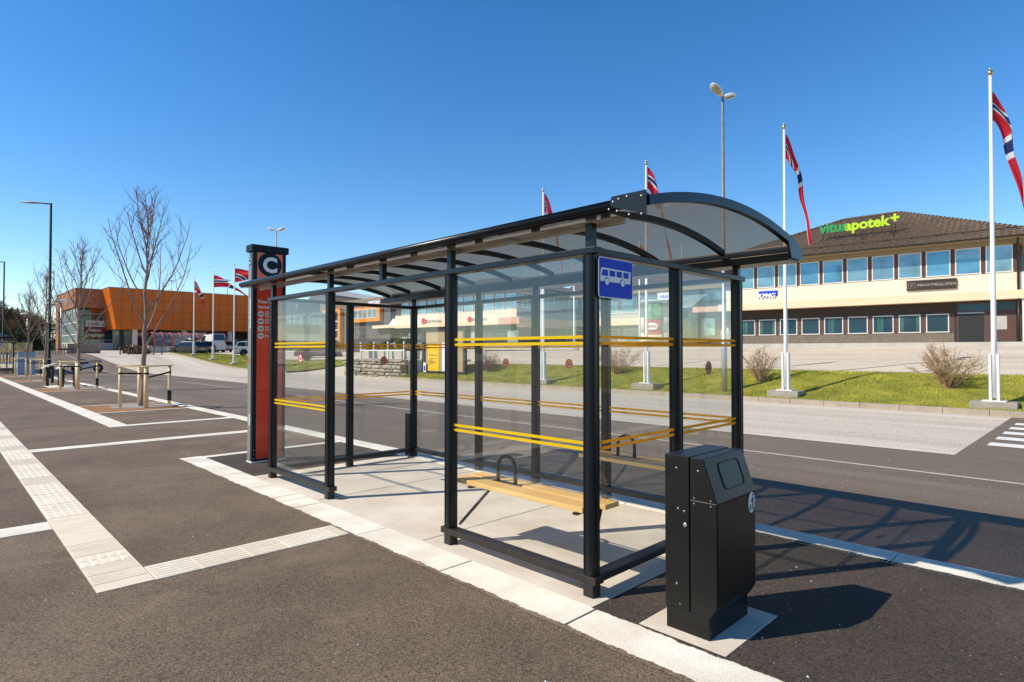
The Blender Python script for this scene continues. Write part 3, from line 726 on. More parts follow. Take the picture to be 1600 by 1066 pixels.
# sloped chute panel and opening
def slope(u,v,d): # u 0..1 along x, v 0..1 up the slope, d proud
    n=V((0,-.237,.081)).normalized(); p=V((3.065+.495*u,1.527+.081*v,.763+.237*v))-V((0,0,0))+V((0,n.y,n.z))*d; return tuple(p)
def rr2(u0,u1,v0,v1,ru,rv,n=6):
    o=[]
    for cu,cv,a0 in ((u1-ru,v1-rv,0),(u0+ru,v1-rv,90),(u0+ru,v0+rv,180),(u1-ru,v0+rv,270)):
        for k in range(n+1): a=R(a0+90*k/n); o.append((cu+ru*cos(a),cv+rv*sin(a)))
    return o
b=MB(); o1=rr2(.01,.99,.015,.985,.01,.02); o2=rr2(.27,.80,.22,.84,.07,.14)
vs=[slope(u,v,.0025) for u,v in o1]+[slope(u,v,.0025) for u,v in o2]; n=len(o1); b.add(vs,[(i,(i+1)%n,n+(i+1)%n,n+i) for i in range(n)])
b.build('chute_panel',K['binf'],t)
b=MB(); o3=rr2(.285,.785,.24,.82,.065,.13); vs=[slope(u,v,.007) for u,v in o2]+[slope(u,v,.007) for u,v in o3]; b.add(vs,[(i,(i+1)%n,n+(i+1)%n,n+i) for i in range(n)])
vs=[slope(u,v,.007) for u,v in o2]+[slope(u,v,.0) for u,v in o2]; b.add(vs,[(i,(i+1)%n,n+(i+1)%n,n+i) for i in range(n)])
b.build('chute_rim',K['black'],t)
b=MB(); b.poly([slope(u,v,.0035) for u,v in o3]); b.build('chute_flap',K['bin'],t)
b=MB(); b.quad((3.072,1.5245,.205),(3.553,1.5245,.205),(3.553,1.5245,.755),(3.072,1.5245,.755)); b.build('front_panel',K['binf'],t)
b=MB(); cx,cz=3.50,.70; b.poly([(cx+.044*cos(2*pi*i/28),1.5225,cz+.062*sin(2*pi*i/28)) for i in range(28)]); pg=b.build('pictogram_disc',K['white2'],t)
b=MB()
def Q(u,v): return (cx+u,1.5215,cz+v)
b.poly([Q(.012+.008*cos(2*pi*i/12),.042+.009*sin(2*pi*i/12)) for i in range(12)])
b.poly([Q(.004,.03),Q(.022,.03),Q(.024,-.045),Q(.008,-.045),Q(.006,-.005)]); b.poly([Q(.006,.028),Q(-.014,.006),Q(-.012,.0),Q(.007,.014)])
b.poly([Q(-.026,-.012),Q(-.006,-.012),Q(-.009,-.045),Q(-.023,-.045)]); b.ell((cx-.014,1.5215,cz+.0),(.004,.0005,.004),8,4)
b.build('pictogram',K['ink'],pg)
b=MB()
for (y,z,r) in ((1.77,.93,.006),(1.76,.70,.006),(1.722,.69,.006),(1.77,.27,.006),(1.75,.16,.004),(1.635,.93,.006),(1.66,.775,.004),(1.66,.745,.004),(1.56,.775,.004),(1.56,.745,.004)):
    b=MB(); b.lathe([(r,0),(r,.003),(r*.6,.004)],(0,0,0),10)
    for i in range(len(b.v)-30,len(b.v)): x_,y_,z_=b.v[i]; b.v[i]=(3.0655-z_,y+x_,z+y_)
    b.build('screw',K['screw'],t)
b=MB(); b.lathe([(.013,0),(.013,.005),(.009,.008)],(0,0,0),16)
for i in range(len(b.v)): x_,y_,z_=b.v[i]; b.v[i]=(3.0655-z_,1.715+x_,.615+y_)
b.build('lock',K['screw'],t)
b=MB(); b.box(3.0635,3.066,1.529,1.682,.760,.7625); b.build('panel_seam',K['grey'],t)

# ------------------------------------------------------------------ information pillar
t=thing('info_pillar','tall red bus stop pillar with letter C and route list, left of the shelter','sign pillar',(3.52,8.735,0))
X0,X1,YF,YB=3.285,3.765,8.65,8.82
b=MB(); b.box(X0-.01,X1+.01,YF-.01,YB+.01,0,.02); b.build('base_plate',K['white'],t)
b=MB(); b.box(X0,X1,YF,YB,.02,3.04); body=b.build('body',K['navy'],t,bevel=.004)
b=MB(); b.box(X0-.03,X1+.03,YF-.03,YB+.03,3.042,3.14); b.build('cap',K['navy'],t,bevel=.006)
b=MB(); b.box(X0-.004,X0-.0005,YF+.055,YB-.004,.03,3.03); side=b.build('side_panel',K['grey'],t)
b=MB(); b.box(X0+.055,X1-.055,YF-.004,YF-.0005,2.62,3.03); up_=b.build('letter_panel',K['redo'],t)
b=MB(); b.box(X0+.055,X1-.055,YF-.004,YF-.0005,1.02,2.615); b.box(X0+.055,X1-.055,YF-.004,YF-.0005,.05,1.016); low=b.build('route_panel',K['red'],t)
xc=(X0+X1)/2
b=MB(); b.poly([(xc+.175*cos(2*pi*i/48),YF-.0055,2.865+.175*sin(2*pi*i/48)) for i in range(48)]); disc=b.build('letter_disc',K['navy'],t)
text('letter',"C",.30,(xc,YF-.008,2.76),(1,0,0),(0,0,1),K['white2'],disc,.001,.012,'CENTER')
text('stop_name',"Knarvik\nterminal",.071,(X0+.072,YF-.006,2.298),(1,0,0),(0,0,1),K['white2'],low,.001,.0025,line=1.08)
for i,(num,dest) in enumerate((("350","Leknes -\nEidsnes -\nOstereidet"),("353","Storfjord -\nRonnekam"),("363","Hordaland\nv/Sandnes"),("354","Mo"))):
    z=2.141-i*.106
    b=MB(); b.poly([(X0+.112+.043*cos(2*pi*k/28),YF-.0058,z+.043*sin(2*pi*k/28)) for k in range(28)]); d=b.build('route_disc',K['white2'],t)
    text('route_number',num,.038,(X0+.112,YF-.008,z-.013),(1,0,0),(0,0,1),K['ink'],d,.0008,.0008,'CENTER')
    text('route_text',dest,.042,(X0+.172,YF-.006,z+(.022 if dest.count('\n')>1 else .008 if '\n' in dest else -.012)),(1,0,0),(0,0,1),K['white2'],low,.0008,.0008,line=.85)
# side (towards -X): name running upwards, badges, small marks
text('side_name',"Knarvik terminal",.062,(X0-.0055,8.715,1.93),(0,0,1),(0,1,0),K['white2'],side,.001,.002)
text('operator_name',"skyss",.08,(X0-.0055,8.715,.53),(0,0,1),(0,1,0),K['white2'],side,.001,.002)
b=MB()
for z0,z1 in ((2.95,3.02),(2.84,2.92)):
    b=MB(); b.prism(rr2(8.725,8.795,z0,z1,.03,.03),X0-.006,X0-.0045,lambda u,v,q:(q,u,v)); b.build('badge',K['navy'],side)
text('badge_letter',"C",.06,(X0-.008,8.76,2.965),(0,-1,0),(0,0,1),K['white2'],side,.001,.003,'CENTER')
b=MB(); b.prism(rr2(8.745,8.775,2.86,2.90,.008,.008),X0-.008,X0-.0065,lambda u,v,q:(q,u,v)); b.build('bus_badge',K['white2'],side)
b=MB()
for r0,r1 in ((.03,.04),): 
    n=20; vs=[];fs=[]
    for i in range(n):
        a=2*pi*i/n
        for r in (r0,r1): vs.append((X0-.006,8.755+r*cos(a),1.46+r*sin(a)))
    for i in range(n): j=(i+1)%n; fs.append((2*i,2*j,2*j+1,2*i+1))
    b.add(vs,fs); b.quad((X0-.006,8.73,1.48),(X0-.006,8.735,1.485),(X0-.006,8.78,1.44),(X0-.006,8.775,1.435))
b.build('no_smoking_mark',K['bred'],side)
b=MB()
for z in (.06,.12,.18): b=MB(); b.ell((X0+.025,YF-.002,z),(.008,.003,.008),8,4); b.build('bolt',K['screw'],t)

# ------------------------------------------------------------------ young trees in wooden guards
def grow(b,p,d,l,r,r1,rng_,seg=5,up=.25,wob=.12,n=5):
    pts=[V(p)]; rad=[r]; d=V(d).normalized()
    for i in range(seg):
        d=(d+V((rng_.uniform(-wob,wob),rng_.uniform(-wob,wob),up*.5))).normalized()
        pts.append(pts[-1]+d*(l/seg)); rad.append(r+(r1-r)*(i+1)/seg)
    b.tube(pts,rad,n,cap=False); return pts,d
def make_tree(x,y,H,seed,label):
    g=random.Random(seed)
    t=thing('young_tree',label,'tree',(x,y,0),0,'young bare trees along the platform')
    tb=MB(); tw=MB()
    # trunk with a slight bend near the ground
    pts=[V((x-.05,y+.06,-.02)),V((x-.03,y+.03,.25)),V((x,y,.9))]; rad=[.085,.070,.064]; z=.9
    n=12
    for i in range(n):
        z+= (H*.93-.9)/n; k=(i+1)/n
        pts.append(V((x+g.uniform(-.035,.035)+.05*k,y+g.uniform(-.035,.035),z))); rad.append(.064*(1-k)**.9+.007)
    tb.tube(pts,rad,9)
    def at(zz):
        for i in range(len(pts)-1):
            if pts[i].z<=zz<=pts[i+1].z:
                u=(zz-pts[i].z)/(pts[i+1].z-pts[i].z); return pts[i].lerp(pts[i+1],u)
        return pts[-1]
    lim=13; az=g.uniform(0,6)
    for i in range(lim):
        k=i/(lim-1); zz=H*(.27+.56*k**.9); az+=2.4+g.uniform(-.4,.4)
        ln=H*(.52-.32*k)*g.uniform(.8,1.12); out=.54-.22*k
        d=V((cos(az)*out,sin(az)*out,.50+.45*k))
        r0=.026*(1-.55*k)+.004
        bp,bd=grow(tb,at(zz),d,ln,r0,.006,g,7,.30,.10,6)
        for j in range(8):
            u=.2+.8*(j+g.random()*.6)/9; ii=min(int(u*7),6); q=bp[ii].lerp(bp[ii+1],u*7-ii if u<1 else 1)
            dd=(bp[ii+1]-bp[ii]).normalized(); a2=g.uniform(0,2*pi)
            sd=(dd+V((cos(a2),sin(a2),g.uniform(-.1,.5)))*.8)
            l2=ln*(.34-.2*u)*g.uniform(.7,1.3)+.12
            sp,_=grow(tw,q,sd,l2,.0065,.0038,g,4,.22,.16,4)
            for m in range(5):
                ii2=min(g.randrange(1,5),4); q2=sp[ii2]
                a3=g.uniform(0,2*pi); d3=(sp[ii2]-sp[ii2-1]).normalized()+V((cos(a3),sin(a3),g.uniform(0,.6)))*.8
                grow(tw,q2,d3,g.uniform(.10,.32),.0042,.0028,g,2,.2,.2,3)
    for i in range(26):
        zz=H*g.uniform(.55,.93); a=g.uniform(0,6.28)
        sp,_=grow(tw,at(zz),(cos(a),sin(a),1.0),g.uniform(.2,.6),.008,.004,g,4,.3,.15,4)
        for m in range(3): a3=g.uniform(0,6.28); grow(tw,sp[g.randrange(1,4)],(cos(a3),sin(a3),.8),g.uniform(.1,.25),.005,.0035,g,2,.2,.2,3)
    tb.build('trunk',K['bark'],t,fix=False); tw.build('crown',K['twig'],t,fix=False)
    return t
def make_guard(x,y,label):
    t=thing('tree_guard',label,'tree guard',(x,y,0),0,'wooden guards round the young trees')
    P=[(x-.62,y-.15),(x-.12,y-.78),(x+.68,y+.05),(x+.05,y+.72)]; hh=1.15
    for k,(px,py) in enumerate(P):
        b=MB(); b.tube([(px,py,-.1),(px,py,hh)],.045 if k in (0,2) else .062,10); o=b.build('stake',K['stakew'],t)
        if k==2: c=MB(); c.tube([(px,py,.12),(px,py,.42)],[.058,.056],10); c.build('stake_wrap',K['black'],o)
    for a,c in ((0,1),(1,2),(2,3),(3,0)):
        b=MB(); A=V((*P[a],hh+.02)); C=V((*P[c],hh+.02)); d=(C-A).normalized(); b.bar(A-d*.08,C+d*.02,.11,.035); 
        o=b.build('top_rail',K['stakew'],t)
        o.location.z+= .004*(a%2)
    for k,(px,py) in enumerate(P):
        if k in (0,1,2):
            b=MB(); A=V((px,py,.97)); C=V((x,y,.95 if k<2 else .80))
            b.bar(A,C,.008,.05); b.tube([(px,py,.945),(px,py,1.0)],.067 if k==1 else .05,10); b.build('strap',K['black'],t)
    return t
TREES=[(4.45,19.9,6.25,21),(4.47,30.9,6.25,35),(4.45,41.0,6.1,48),(4.45,49.4,5.6,57)]
tl=['nearest and tallest bare young tree, in front of the orange facade','second bare young tree, its trunk in front of the shop glass beside the perch benches','third bare young tree, just left of the dark lamp post','smallest bare young tree, farthest away near the distant shelter']
gl=['wooden stake guard round the nearest young tree, in front of the orange facade','wooden stake guard beside the curved perch benches','wooden stake guard left of the lamp post foot','farthest wooden stake guard, in front of the pale blue cabinet']
for (x,y,H,sd_),a,c in zip(TREES,tl,gl):
    make_tree(x,y,H,sd_,a); make_guard(x,y,c)
    b=MB(); b.box(3.06,5.18,y-1.55,y+1.15,-.01,.003); struct('planting_bed',b,K['soil'])
    b=MB(); g=random.Random(sd_); b.poly([(x+(.75+.2*g.random())*cos(2*pi*k/24),y+(.75+.2*g.random())*sin(2*pi*k/24),.009) for k in range(24)]); struct('gravel_patch',b,K['gravel'])
    b=MB()
    for yy in (y-1.66,y+1.06): b.box(3.06,5.18,yy,yy+.1,-.01,.010)
    struct('bed_edging',b,K['granite'])
# perch benches with curved wooden seats
def perch(x,y,label):
    t=thing('perch_bench',label,'bench',(x,y,0),0,'curved perch benches on the platform')
    b=MB(); n=10; top=[(x-.42+.84*i/n,.76+.24*sin(pi*(.12+.84*i/n)) ) for i in range(n+1)]
    prof=top+[(u,v-.035) for u,v in reversed(top)]
    b.prism(prof,y-.36,y+.36,lambda u,v,q:(u,q,v),0); b.build('seat',K['col'],t)
    for dx in (-.22,.22):
        b=MB(); b.tube([(x+dx,y,.0),(x+dx,y,.84)],.06,12); b.build('leg',K['black'],t)
perch(4.02,34.2,'curved pale perch bench on two black legs, nearest the lamp post'); perch(4.42,33.0,'curved pale perch bench on two black legs, right beside the second tree guard'); perch(4.6,37.6,'curved pale perch bench farthest back, partly hidden behind the two others')
b=MB(); b.box(3.7,5.0,32.6,34.7,-.01,.006); struct('bench_slab',b,K['granite'])

# ------------------------------------------------------------------ street lamps
def lamp_single(x,y,H,label):
    t=thing('street_lamp',label,'street lamp',(x,y,0),0,'single arm lamps along the platform')
    b=MB(); b.tube([(x,y,-.05),(x,y,1.2),(x,y,1.22),(x,y,H)],[.11,.11,.085,.06],12); b.build('pole',K['navy'],t)
    b=MB(); b.tube([(x,y,H-.05),(x-.25,y+.25,H-.02),(x-.5,y+.5,H+.02)],.04,8); b.build('arm',K['navy'],t)
    b=MB(); n=12
    b.ell((0,0,0),(.62,.17,.075),14,8)
    d=V((-.707,.707,0)); s=V((-.707,-.707,0)); c=V((x-.5,y+.5,H+.03))+d*.55
    b.v=[tuple(c+d*p[0]+s*p[1]+V((0,0,p[2]*(1 if p[2]>0 else .5)+p[0]*.06))) for p in b.v]
    b.build('lamp_head',K['grey'],t)
lamp_single(5.05,44.9,10.55,'tall dark street lamp with a single grey head, beside the bare trees')
lamp_single(5.05,77.0,10.5,'tall dark street lamp at the far left edge of the picture')
def lamp_twin(x,y,z0,H,label,a0,group=None,dark=False):
    t=thing('twin_street_lamp',label,'street lamp',(x,y,z0),0,'twin headed lamps on the lawns')
    b=MB(); b.tube([(x,y,z0-.1),(x,y,z0+2.0),(x,y,z0+2.02),(x,y,H)],[.10,.10,.078,.05],12); b.build('pole',K['steel'],t)
    for a in a0:
        a=R(a); d=V((cos(a),sin(a),0)); s=V((-sin(a),cos(a),0)); c=V((x,y,H+.10))+d*.40
        b=MB(); b.ell((0,0,0),(.38,.20,.10),16,10)
        def shp(p): 
            k=1.0+.35*(p[0]/.42); return tuple(c+d*p[0]+s*(p[1]*k*.85)+V((0,0,p[2]*(1.2 if p[2]>0 else .35)+p[0]*.34)))
        b.v=[shp(p) for p in b.v]; o=b.build('lamp_head',K['white'],t)
        b=MB(); b.ell((0,0,0),(.27,.15,.05),14,6); b.v=[tuple(c+d*(p[0]+.09)+s*p[1]+V((0,0,p[2]-.055+(p[0]+.09)*.34))) for p in b.v]; b.build('lens',K['lens'],o)
        b=MB(); b.tube([(x,y,H-.03),tuple(c-d*.30+V((0,0,-.08)))],[.045,.05],8); b.build('arm',K['steel'],t)
lamp_twin(20.7,9.98,.2,11.0,'tall twin headed lamp on a pale pole rising behind the shelter roof',(178,-8))
lamp_twin(20.7,49.5,.2,11.8,'distant twin headed lamp showing above the red pillar',(130,-50))
for k,(x,y,H) in enumerate(((10.5,84.,7.2),(9.3,104.,6.6),(13.5,120.,9.0))):
    t=thing('street_lamp',['small far street lamp with flat white head, left of the brick corner','tiny far street lamp with white head before the brown bushes','tiny far street lamp highest beside the brick corner'][k],'street lamp',(x,y,1),0,'small far lamps by the bushes')
    b=MB(); b.tube([(x,y,0),(x,y,H)],.07,8); b.build('pole',K['steel'],t)
    b=MB(); b.ell((x,y,H+.1),(.8,.8,.18),14,6); b.build('lamp_head',K['white'],t)
for k,(x,y,H) in enumerate(((38.,112.,13.8),(31.,120.,13.8))):
    t=thing('roof_mast',['thin grey mast on the flat roof, nearer the first left flag','thin grey mast on the flat roof behind the nearest tree'][k],'mast',(x,y,10))
    b=MB(); b.tube([(x,y,9.8),(x,y,H+.6)],.07,8); b.build('pole',K['steel'],t)
    b=MB(); b.box(x-.5,x+.5,y-.1,y+.1,H+.6,H+.72); b.build('crossbar',K['steel'],t)

# ------------------------------------------------------------------ flagpoles and flags
def flagpole(x,y,z,H,label,group,sleeve=True,r=.055):
    t=thing('flagpole',label,'flagpole',(x,y,z),0,group)
    b=MB(); b.tube([(x,y,z+.1),(x,y,z+2),(x,y,H)],[r+.012,r+.008,r*.62],12); b.build('pole',K['white'],t)
    b=MB(); b.lathe([(.02,0),(.05,.02),(.075,.07),(.06,.12),(.02,.15),(.018,.2),(.01,.22)],(x,y,H),12); b.build('finial',K['gold'],t)
    if sleeve:
        for s_ in (-1,1):
            b=MB(); b.box(x-.08,x+.08,y+s_*.085-.03,y+s_*.085+.03,z+.02,z+1.28); b.build('hinge_bracket',K['white'],t,bevel=.006)
        b=MB(); b.box(x-.2,x+.2,y-.26,y+.26,z,z+.03); b.build('base_plate',K['white'],t)
        b=MB(); b.box(x-.35,x+.35,y-.5,y+.5,z-.35,z-.001); b.build('footing',K['block'],t,bevel=.015)
    return t
DR=V((.713,-.701,0)) # the wind drifts the cloth this way
def flag(x,y,ztop,hoist,L_,drift,seed,label,group,curl=1.0,fly=None,wid=None):
    """cloth hoisted at the pole, folded and hanging down the wind"""
    g=random.Random(seed); nu,nv=48,14; b=MB(); vs=[];fs=[]; uvs=[]
    side=V((.701,.713,0)); ph=g.uniform(0,6)
    drop=(fly if fly else L_)
    for i in range(nu+1):
        u=i/nu
        cx=drift*(u**.7)+.07*sin(u*13+ph)*min(1,u*3)*(1-u*.5)+.05*sin(u*9+ph)*u; cz=-drop*(u**1.35*.35+u*.65)
        w_=hoist*(1-u)**3.4+ (wid or hoist*.22)*(1-(1-u)**2.4)*(1.0-.45*u)
        tw=curl*(1.1*sin(u*5.5+ph)*min(1,u*2.2)); 
        for j in range(nv+1):
            v=j/nv; s=(v-.5)
            wv=V((-(.62)*min(1,u*2.0),0,-1.0+.35*min(1,u*2))) # hoist direction tilts with the fall
            wd=(DR*(-.75*min(1,u*2.5))+V((0,0,-1+.45*min(1,u*2.5)))).normalized()
            fold=.16*sin(v*9.4+u*7+ph)*min(1,u*3.5+.04)
            p=V((x,y,ztop-hoist/2))+DR*(.05+cx)+V((0,0,cz))+wd*(s*w_*cos(tw))+side*(s*w_*sin(tw)*1.0+fold*w_*.9)
            vs.append(tuple(p)); kf=min(1,u*4); uvs.append((u,1-v*(1-.60*kf)) if seed%2 else (u,(1-v)*(1-.60*kf)))
    for i in range(nu):
        for j in range(nv): a=i*(nv+1)+j; fs.append((a,a+1,a+nv+2,a+nv+1))
    b.add(vs,fs,0,True)
    me=bpy.data.meshes.new('flag'); o_=V((x,y,ztop-hoist)); me.from_pydata([V(p)-o_ for p in vs],[],fs); me.materials.append(K['flag'])
    ul=me.uv_layers.new(name='UVMap')
    for lp in me.loops: ul.data[lp.index].uv=uvs[lp.vertex_index]
    me.polygons.foreach_set('use_smooth',[True]*len(me.polygons)); me.update()
    o=bpy.data.objects.new('flag',me); COL.objects.link(o); o.location=o_
    return tag(o,label,'flag',group)
GP='white flagpoles on concrete blocks along the right lawn'
names=['right edge of the picture','pharmacy roof','blue bus sign','shelter roof, third from the right above it']
for k,(y,z) in enumerate(((2.27,.24),(7.76,.28),(13.2,.31),(18.85,.27))):
    flagpole(20.6,y,z,9.15,['white flagpole on a concrete block at the right edge of the picture','white flagpole on a concrete block, just right of the shelter roof end','white flagpole seen through the right end glass of the shelter','white flagpole seen through the long shelter panes, behind the no smoking stickers'][k],GP)
flag(20.6,2.27,8.72,.8,3.5,.95,2,'twisted red flag with blue and white cross at the right edge of the picture','Norwegian flags on the right lawn',1.0)
flag(20.6,7.76,9.0,.85,3.35,.85,5,'red flag with blue and white cross hanging just right of the shelter roof','Norwegian flags on the right lawn',1.0)
flag(20.6,13.2,9.1,.9,3.4,.95,8,'red flag with blue and white cross partly behind the front corner of the shelter roof','Norwegian flags on the right lawn',1.0)
flag(20.6,18.85,9.1,.9,3.4,.9,9,'red flag with blue and white cross above the middle of the shelter roof','Norwegian flags on the right lawn',1.0)
for k,y in enumerate((72.4,66.0,60.0)):
    z=hgt(20.9,y)+.2
    flagpole(21.0,y,z,9.95,['thin white flagpole left of three beyond the road, by the dark car','thin white flagpole in the middle of the three beyond the road','thin white flagpole nearest the red pillar, right of the three'][k],'white flagpoles on the far lawn',True,.06)
flag(21,72.4,9.55,1.1,3.6,1.5,12,'hanging striped flag at the left pole of the three before the orange facade','flags on the far lawn',.8)
flag(21,66.0,9.6,1.3,2.4,3.9,14,'long flag streaming right from the middle pole before the orange facade','flags on the far lawn',.8,1.9)
flag(21,60.0,9.7,1.35,1.0,3.4,15,'flag blowing out beside the upper part of the red pillar','flags on the far lawn',.5,.5,1.2)
for k,(x,y,z,H) in enumerate(((32.4,29.85,1.5,7.6),(34.1,28.1,1.6,8.0),(37.6,24.7,1.8,9.9),(39.0,22.0,1.9,9.4))):
    flagpole(x,y,z,H,['very thin far white pole seen through the glass, left of the nearer pole','very thin far white pole in the glass left of the front corner post','very thin far white pole by the round tower','very thin far white pole in the right end glass'][k],'thin poles in front of the shops',False,.06)
flag(37.6,24.7,9.6,1.0,2.2,1.3,18,'small far red flag seen through the smoked shelter roof','flags in front of the shops',.8)

# ------------------------------------------------------------------ dry shrubs
def dry_shrub(x,y,h,wd,seed,label,dens=30,mat='dryt',grp='dry shrubs on the lawn',z=None):
    g=random.Random(seed); b=MB(); z=lawnh(x,y)-.03 if z is None else z
    for i in range(dens):
        a=g.uniform(0,2*pi); o=g.uniform(.15,1)**.7*wd; hh=h*g.uniform(.55,1.0)*(1-.25*o/wd)
        d=V((cos(a)*o,sin(a)*o,hh*.9)); l=d.length
        sp,_=grow(b,(x+.12*cos(a)*g.random(),y+.12*sin(a)*g.random(),z),d,l,.015,.006,g,6,.0,.13,4)
        for j in range(9):
            ii=g.randrange(1,6); a2=g.uniform(0,6.28); dd=(sp[ii+1]-sp[ii]).normalized()+V((cos(a2),sin(a2),g.uniform(-.3,.6)))*.9
            s2,_=grow(b,sp[ii],dd,g.uniform(.2,.5)*h*.5,.008,.004,g,3,-.05,.25,3)
            for m in range(3):
                a3=g.uniform(0,6.28); grow(b,s2[g.randrange(1,4)],(cos(a3),sin(a3),g.uniform(-.3,.8)),g.uniform(.08,.22)*h*.6,.005,.003,g,2,0,.3,3)
    o=b.build('dry_shrub',K[mat],fix=False); return tag(o,label,'shrub',grp)
dry_shrub(22.3,3.55,1.95,1.05,31,'wide dry straw coloured shrub on the lawn near the right flagpole',30)
dry_shrub(22.2,9.3,1.85,.70,32,'upright dry shrub on the lawn right of the shelter end post',20)
dry_shrub(22.6,16.1,1.7,1.15,33,'dry grey brown shrub seen through the right end glass of the shelter',36)
dry_shrub(22.2,24.4,1.5,.8,34,'low dark bush beside the beige notice board',30,'twig')
dry_shrub(23.6,49.8,1.8,1.0,36,'grey twiggy bush on the far lawn seen through the left shelter pane',46,'twig')

# ------------------------------------------------------------------ buildings right of and behind the shelter
def frame_thing(name,label,cat,s,d,z,rz=None):
    p=face(s,d,0); return thing(name,label,cat,(p[0],p[1],z),atan2(-.9951,.0984) if rz is None else rz)
class LB(MB):
    """mesh builder in the local frame of a building; z given in world heights"""
    def __init__(s,t): super().__init__(); s.t=t
    def build(s,name,mats,parent=None,bevel=0,**k):
        z0=s.t.location.z; s.v=[(x,y,z-z0) for x,y,z in s.v]
        return super().build(name,mats,parent or s.t,bevel,local=True)
def window(t,x0,x1,y,z0,z1,glassm,fr_=.05,proud=.03,mull=(),fm='wframe',parent=None,trans=()):
    b=LB(t); y0=y-proud
    b.box(x0,x1,y0,y+.04,z1-fr_,z1); b.box(x0-.02,x1+.02,y0-.03,y+.04,z0,z0+fr_); b.box(x0,x0+fr_,y0,y+.04,z0+fr_,z1-fr_); b.box(x1-fr_,x1,y0,y+.04,z0+fr_,z1-fr_)
    for m in mull: b.box(m-.025,m+.025,y0+.003,y+.04,z0+fr_,z1-fr_)
    for m in trans: b.box(x0+fr_,x1-fr_,y0+.004,y+.04,m-.025,m+.025)
    o=b.build('window',K[fm],parent)
    g=LB(t); g.quad((x0+fr_,y-.004,z0+fr_),(x1-fr_,y-.004,z0+fr_),(x1-fr_,y-.004,z1-fr_),(x0+fr_,y-.004,z1-fr_)); g.build('pane',K[glassm],o)
    return o
def tiled(b,A,B,C,D,step=.30,row=.36):
    """tiled slope: A-B eave (left to right seen from outside), D above A, C above B"""
    A,B,C,D=V(A),V(B),V(C),V(D); ax=(B-A).normalized(); up=((C+D)/2-(A+B)/2); n=ax.cross(up).normalized()
    L_=up.length; rows=max(2,int(L_/row))
    for r in range(rows):
        t0=r/rows; t1=(r+1)/rows
        l0,r0=A.lerp(D,t0),B.lerp(C,t0); l1,r1=A.lerp(D,t1),B.lerp(C,t1)
        wd=(r0-l0).length; m=max(2,int(wd/(step/4))); vs=[];fs=[]
        for i in range(m+1):
            p=l0.lerp(r0,i/m); q=l1.lerp(r1,i/m)
            k=((p-A).dot(ax))/step; k2=((q-A).dot(ax))/step
            vs.append(tuple(p+n*(.075+.03*cos(2*pi*k)))); vs.append(tuple(q+n*(.015+.03*cos(2*pi*k2)))); vs.append(tuple(p+n*.0))
        for i in range(m): fs+= [(3*i,3*i+3,3*i+4,3*i+1),(3*i+2,3*i+5,3*i+3,3*i)]
        b.add(vs,fs)
t=frame_thing('office_building','cream two storey office block with brown hip roof, at the right','building',0,0,2.0)
b=LB(t); b.box(-15.3,0,.62,15.8,1.8,4.35); b.build('ground_floor_wall',K['dkbrown'])
b=LB(t); b.box(-15.25,-.05,.08,15.8,4.35,7.35); b.build('upper_wall',K['brown'])
b=LB(t); b.box(-15.32,.02,.0,15.82,4.742,5.66); b.build('cream_band',K['cream'])
b=LB(t); b.box(-15.6,.55,-.14,.9,4.30,4.74); b.box(.0,.55,.9,10,4.30,4.74); b.build('ledge',K['ledge'])
b=LB(t); b.box(-15.45,.15,-.07,15.9,7.12,7.36); b.box(-16.3,.8,-.72,16.5,7.36,7.42); b.build('soffit',K['soffit'])
for k in range(11):
    s0=.35+1.292*k; window(t,-(s0+1.10),-s0,.07,5.69,7.11,('wblue','wblue3','wblue2','wblue','wblue3')[(k*7+2)%5],.055)
    if k in (1,5,6,9):
        b=LB(t); h_=(.35,.5,.28,.42)[k%4]; b.quad((-s0-1.04,.064,7.05-h_),(-s0-.06,.064,7.05-h_),(-s0-.06,.064,7.05),(-s0-1.04,.064,7.05)); b.build('blind',K['wblue2'],t)
for k in range(9):
    s0=3.06+1.292*k; w0=window(t,-(s0+1.04),-s0,.61,2.64,3.67,'wdark',.05)
    if k in (1,2,4,6,7,8):
        for (a0,a1) in (((.06,.22),(.80,.97)) if k%2 else ((.50,.66),(.70,.80))):
            b=LB(t); b.quad((-s0-a1,.604,2.70),(-s0-a0,.604,2.70),(-s0-a0,.604,3.60),(-s0-a1,.604,3.60)); b.build('curtain',K['wcurt'],w0)
for k in range(9):
    b=LB(t); s0=3.06+1.292*k; b.box(-s0+.012,-s0+.24,.60,.63,2.63,3.68); b.build('mullion_panel',K['brown'])
for k in range(4): 
    o=LB(t); o.box(.045,.055,1.0+2.3*k,2.2+2.3*k,5.69,7.1); q=o.build('side_window',K['wframe']); o=LB(t); o.box(.05,.062,1.06+2.3*k,2.14+2.3*k,5.75,7.04); o.build('pane',K['wblue'],q)
b=LB(t); b.box(-15.3,-2.84,.585,.66,1.9,2.62); b.build('plinth',K['plinth'])
b=LB(t); b.box(-2.72,-.25,.585,.62,2.05,4.25); e=b.build('entrance',K['brown'])
b=LB(t); b.box(-2.66,-1.58,.57,.583,2.06,3.62); b.build('door',K['ink'],e)
b=LB(t); b.box(-2.68,-1.55,.565,.583,3.63,3.70); b.build('door_head',K['rail'],e)
b=LB(t); b.box(-2.66,-.3,.565,.583,3.76,4.18); b.build('transom_window',K['wdark'],e)
b=LB(t); b.box(-1.12,-.62,.565,.583,2.75,3.45); b.build('notice',K['ltgrey'],e)
b=LB(t); b.box(-.02,.1,-.02,.10,2.0,4.3); b.build('column',K['wframe'])
b=LB(t); b.tube([(-.16,-.03,2.1),(-.16,-.03,4.3)],.05,8); b.tube([(-.16,-.09,4.75),(-.16,-.09,7.0),(-.16,-.5,7.33)],.05,8); b.build('downpipe',K['gutter'])
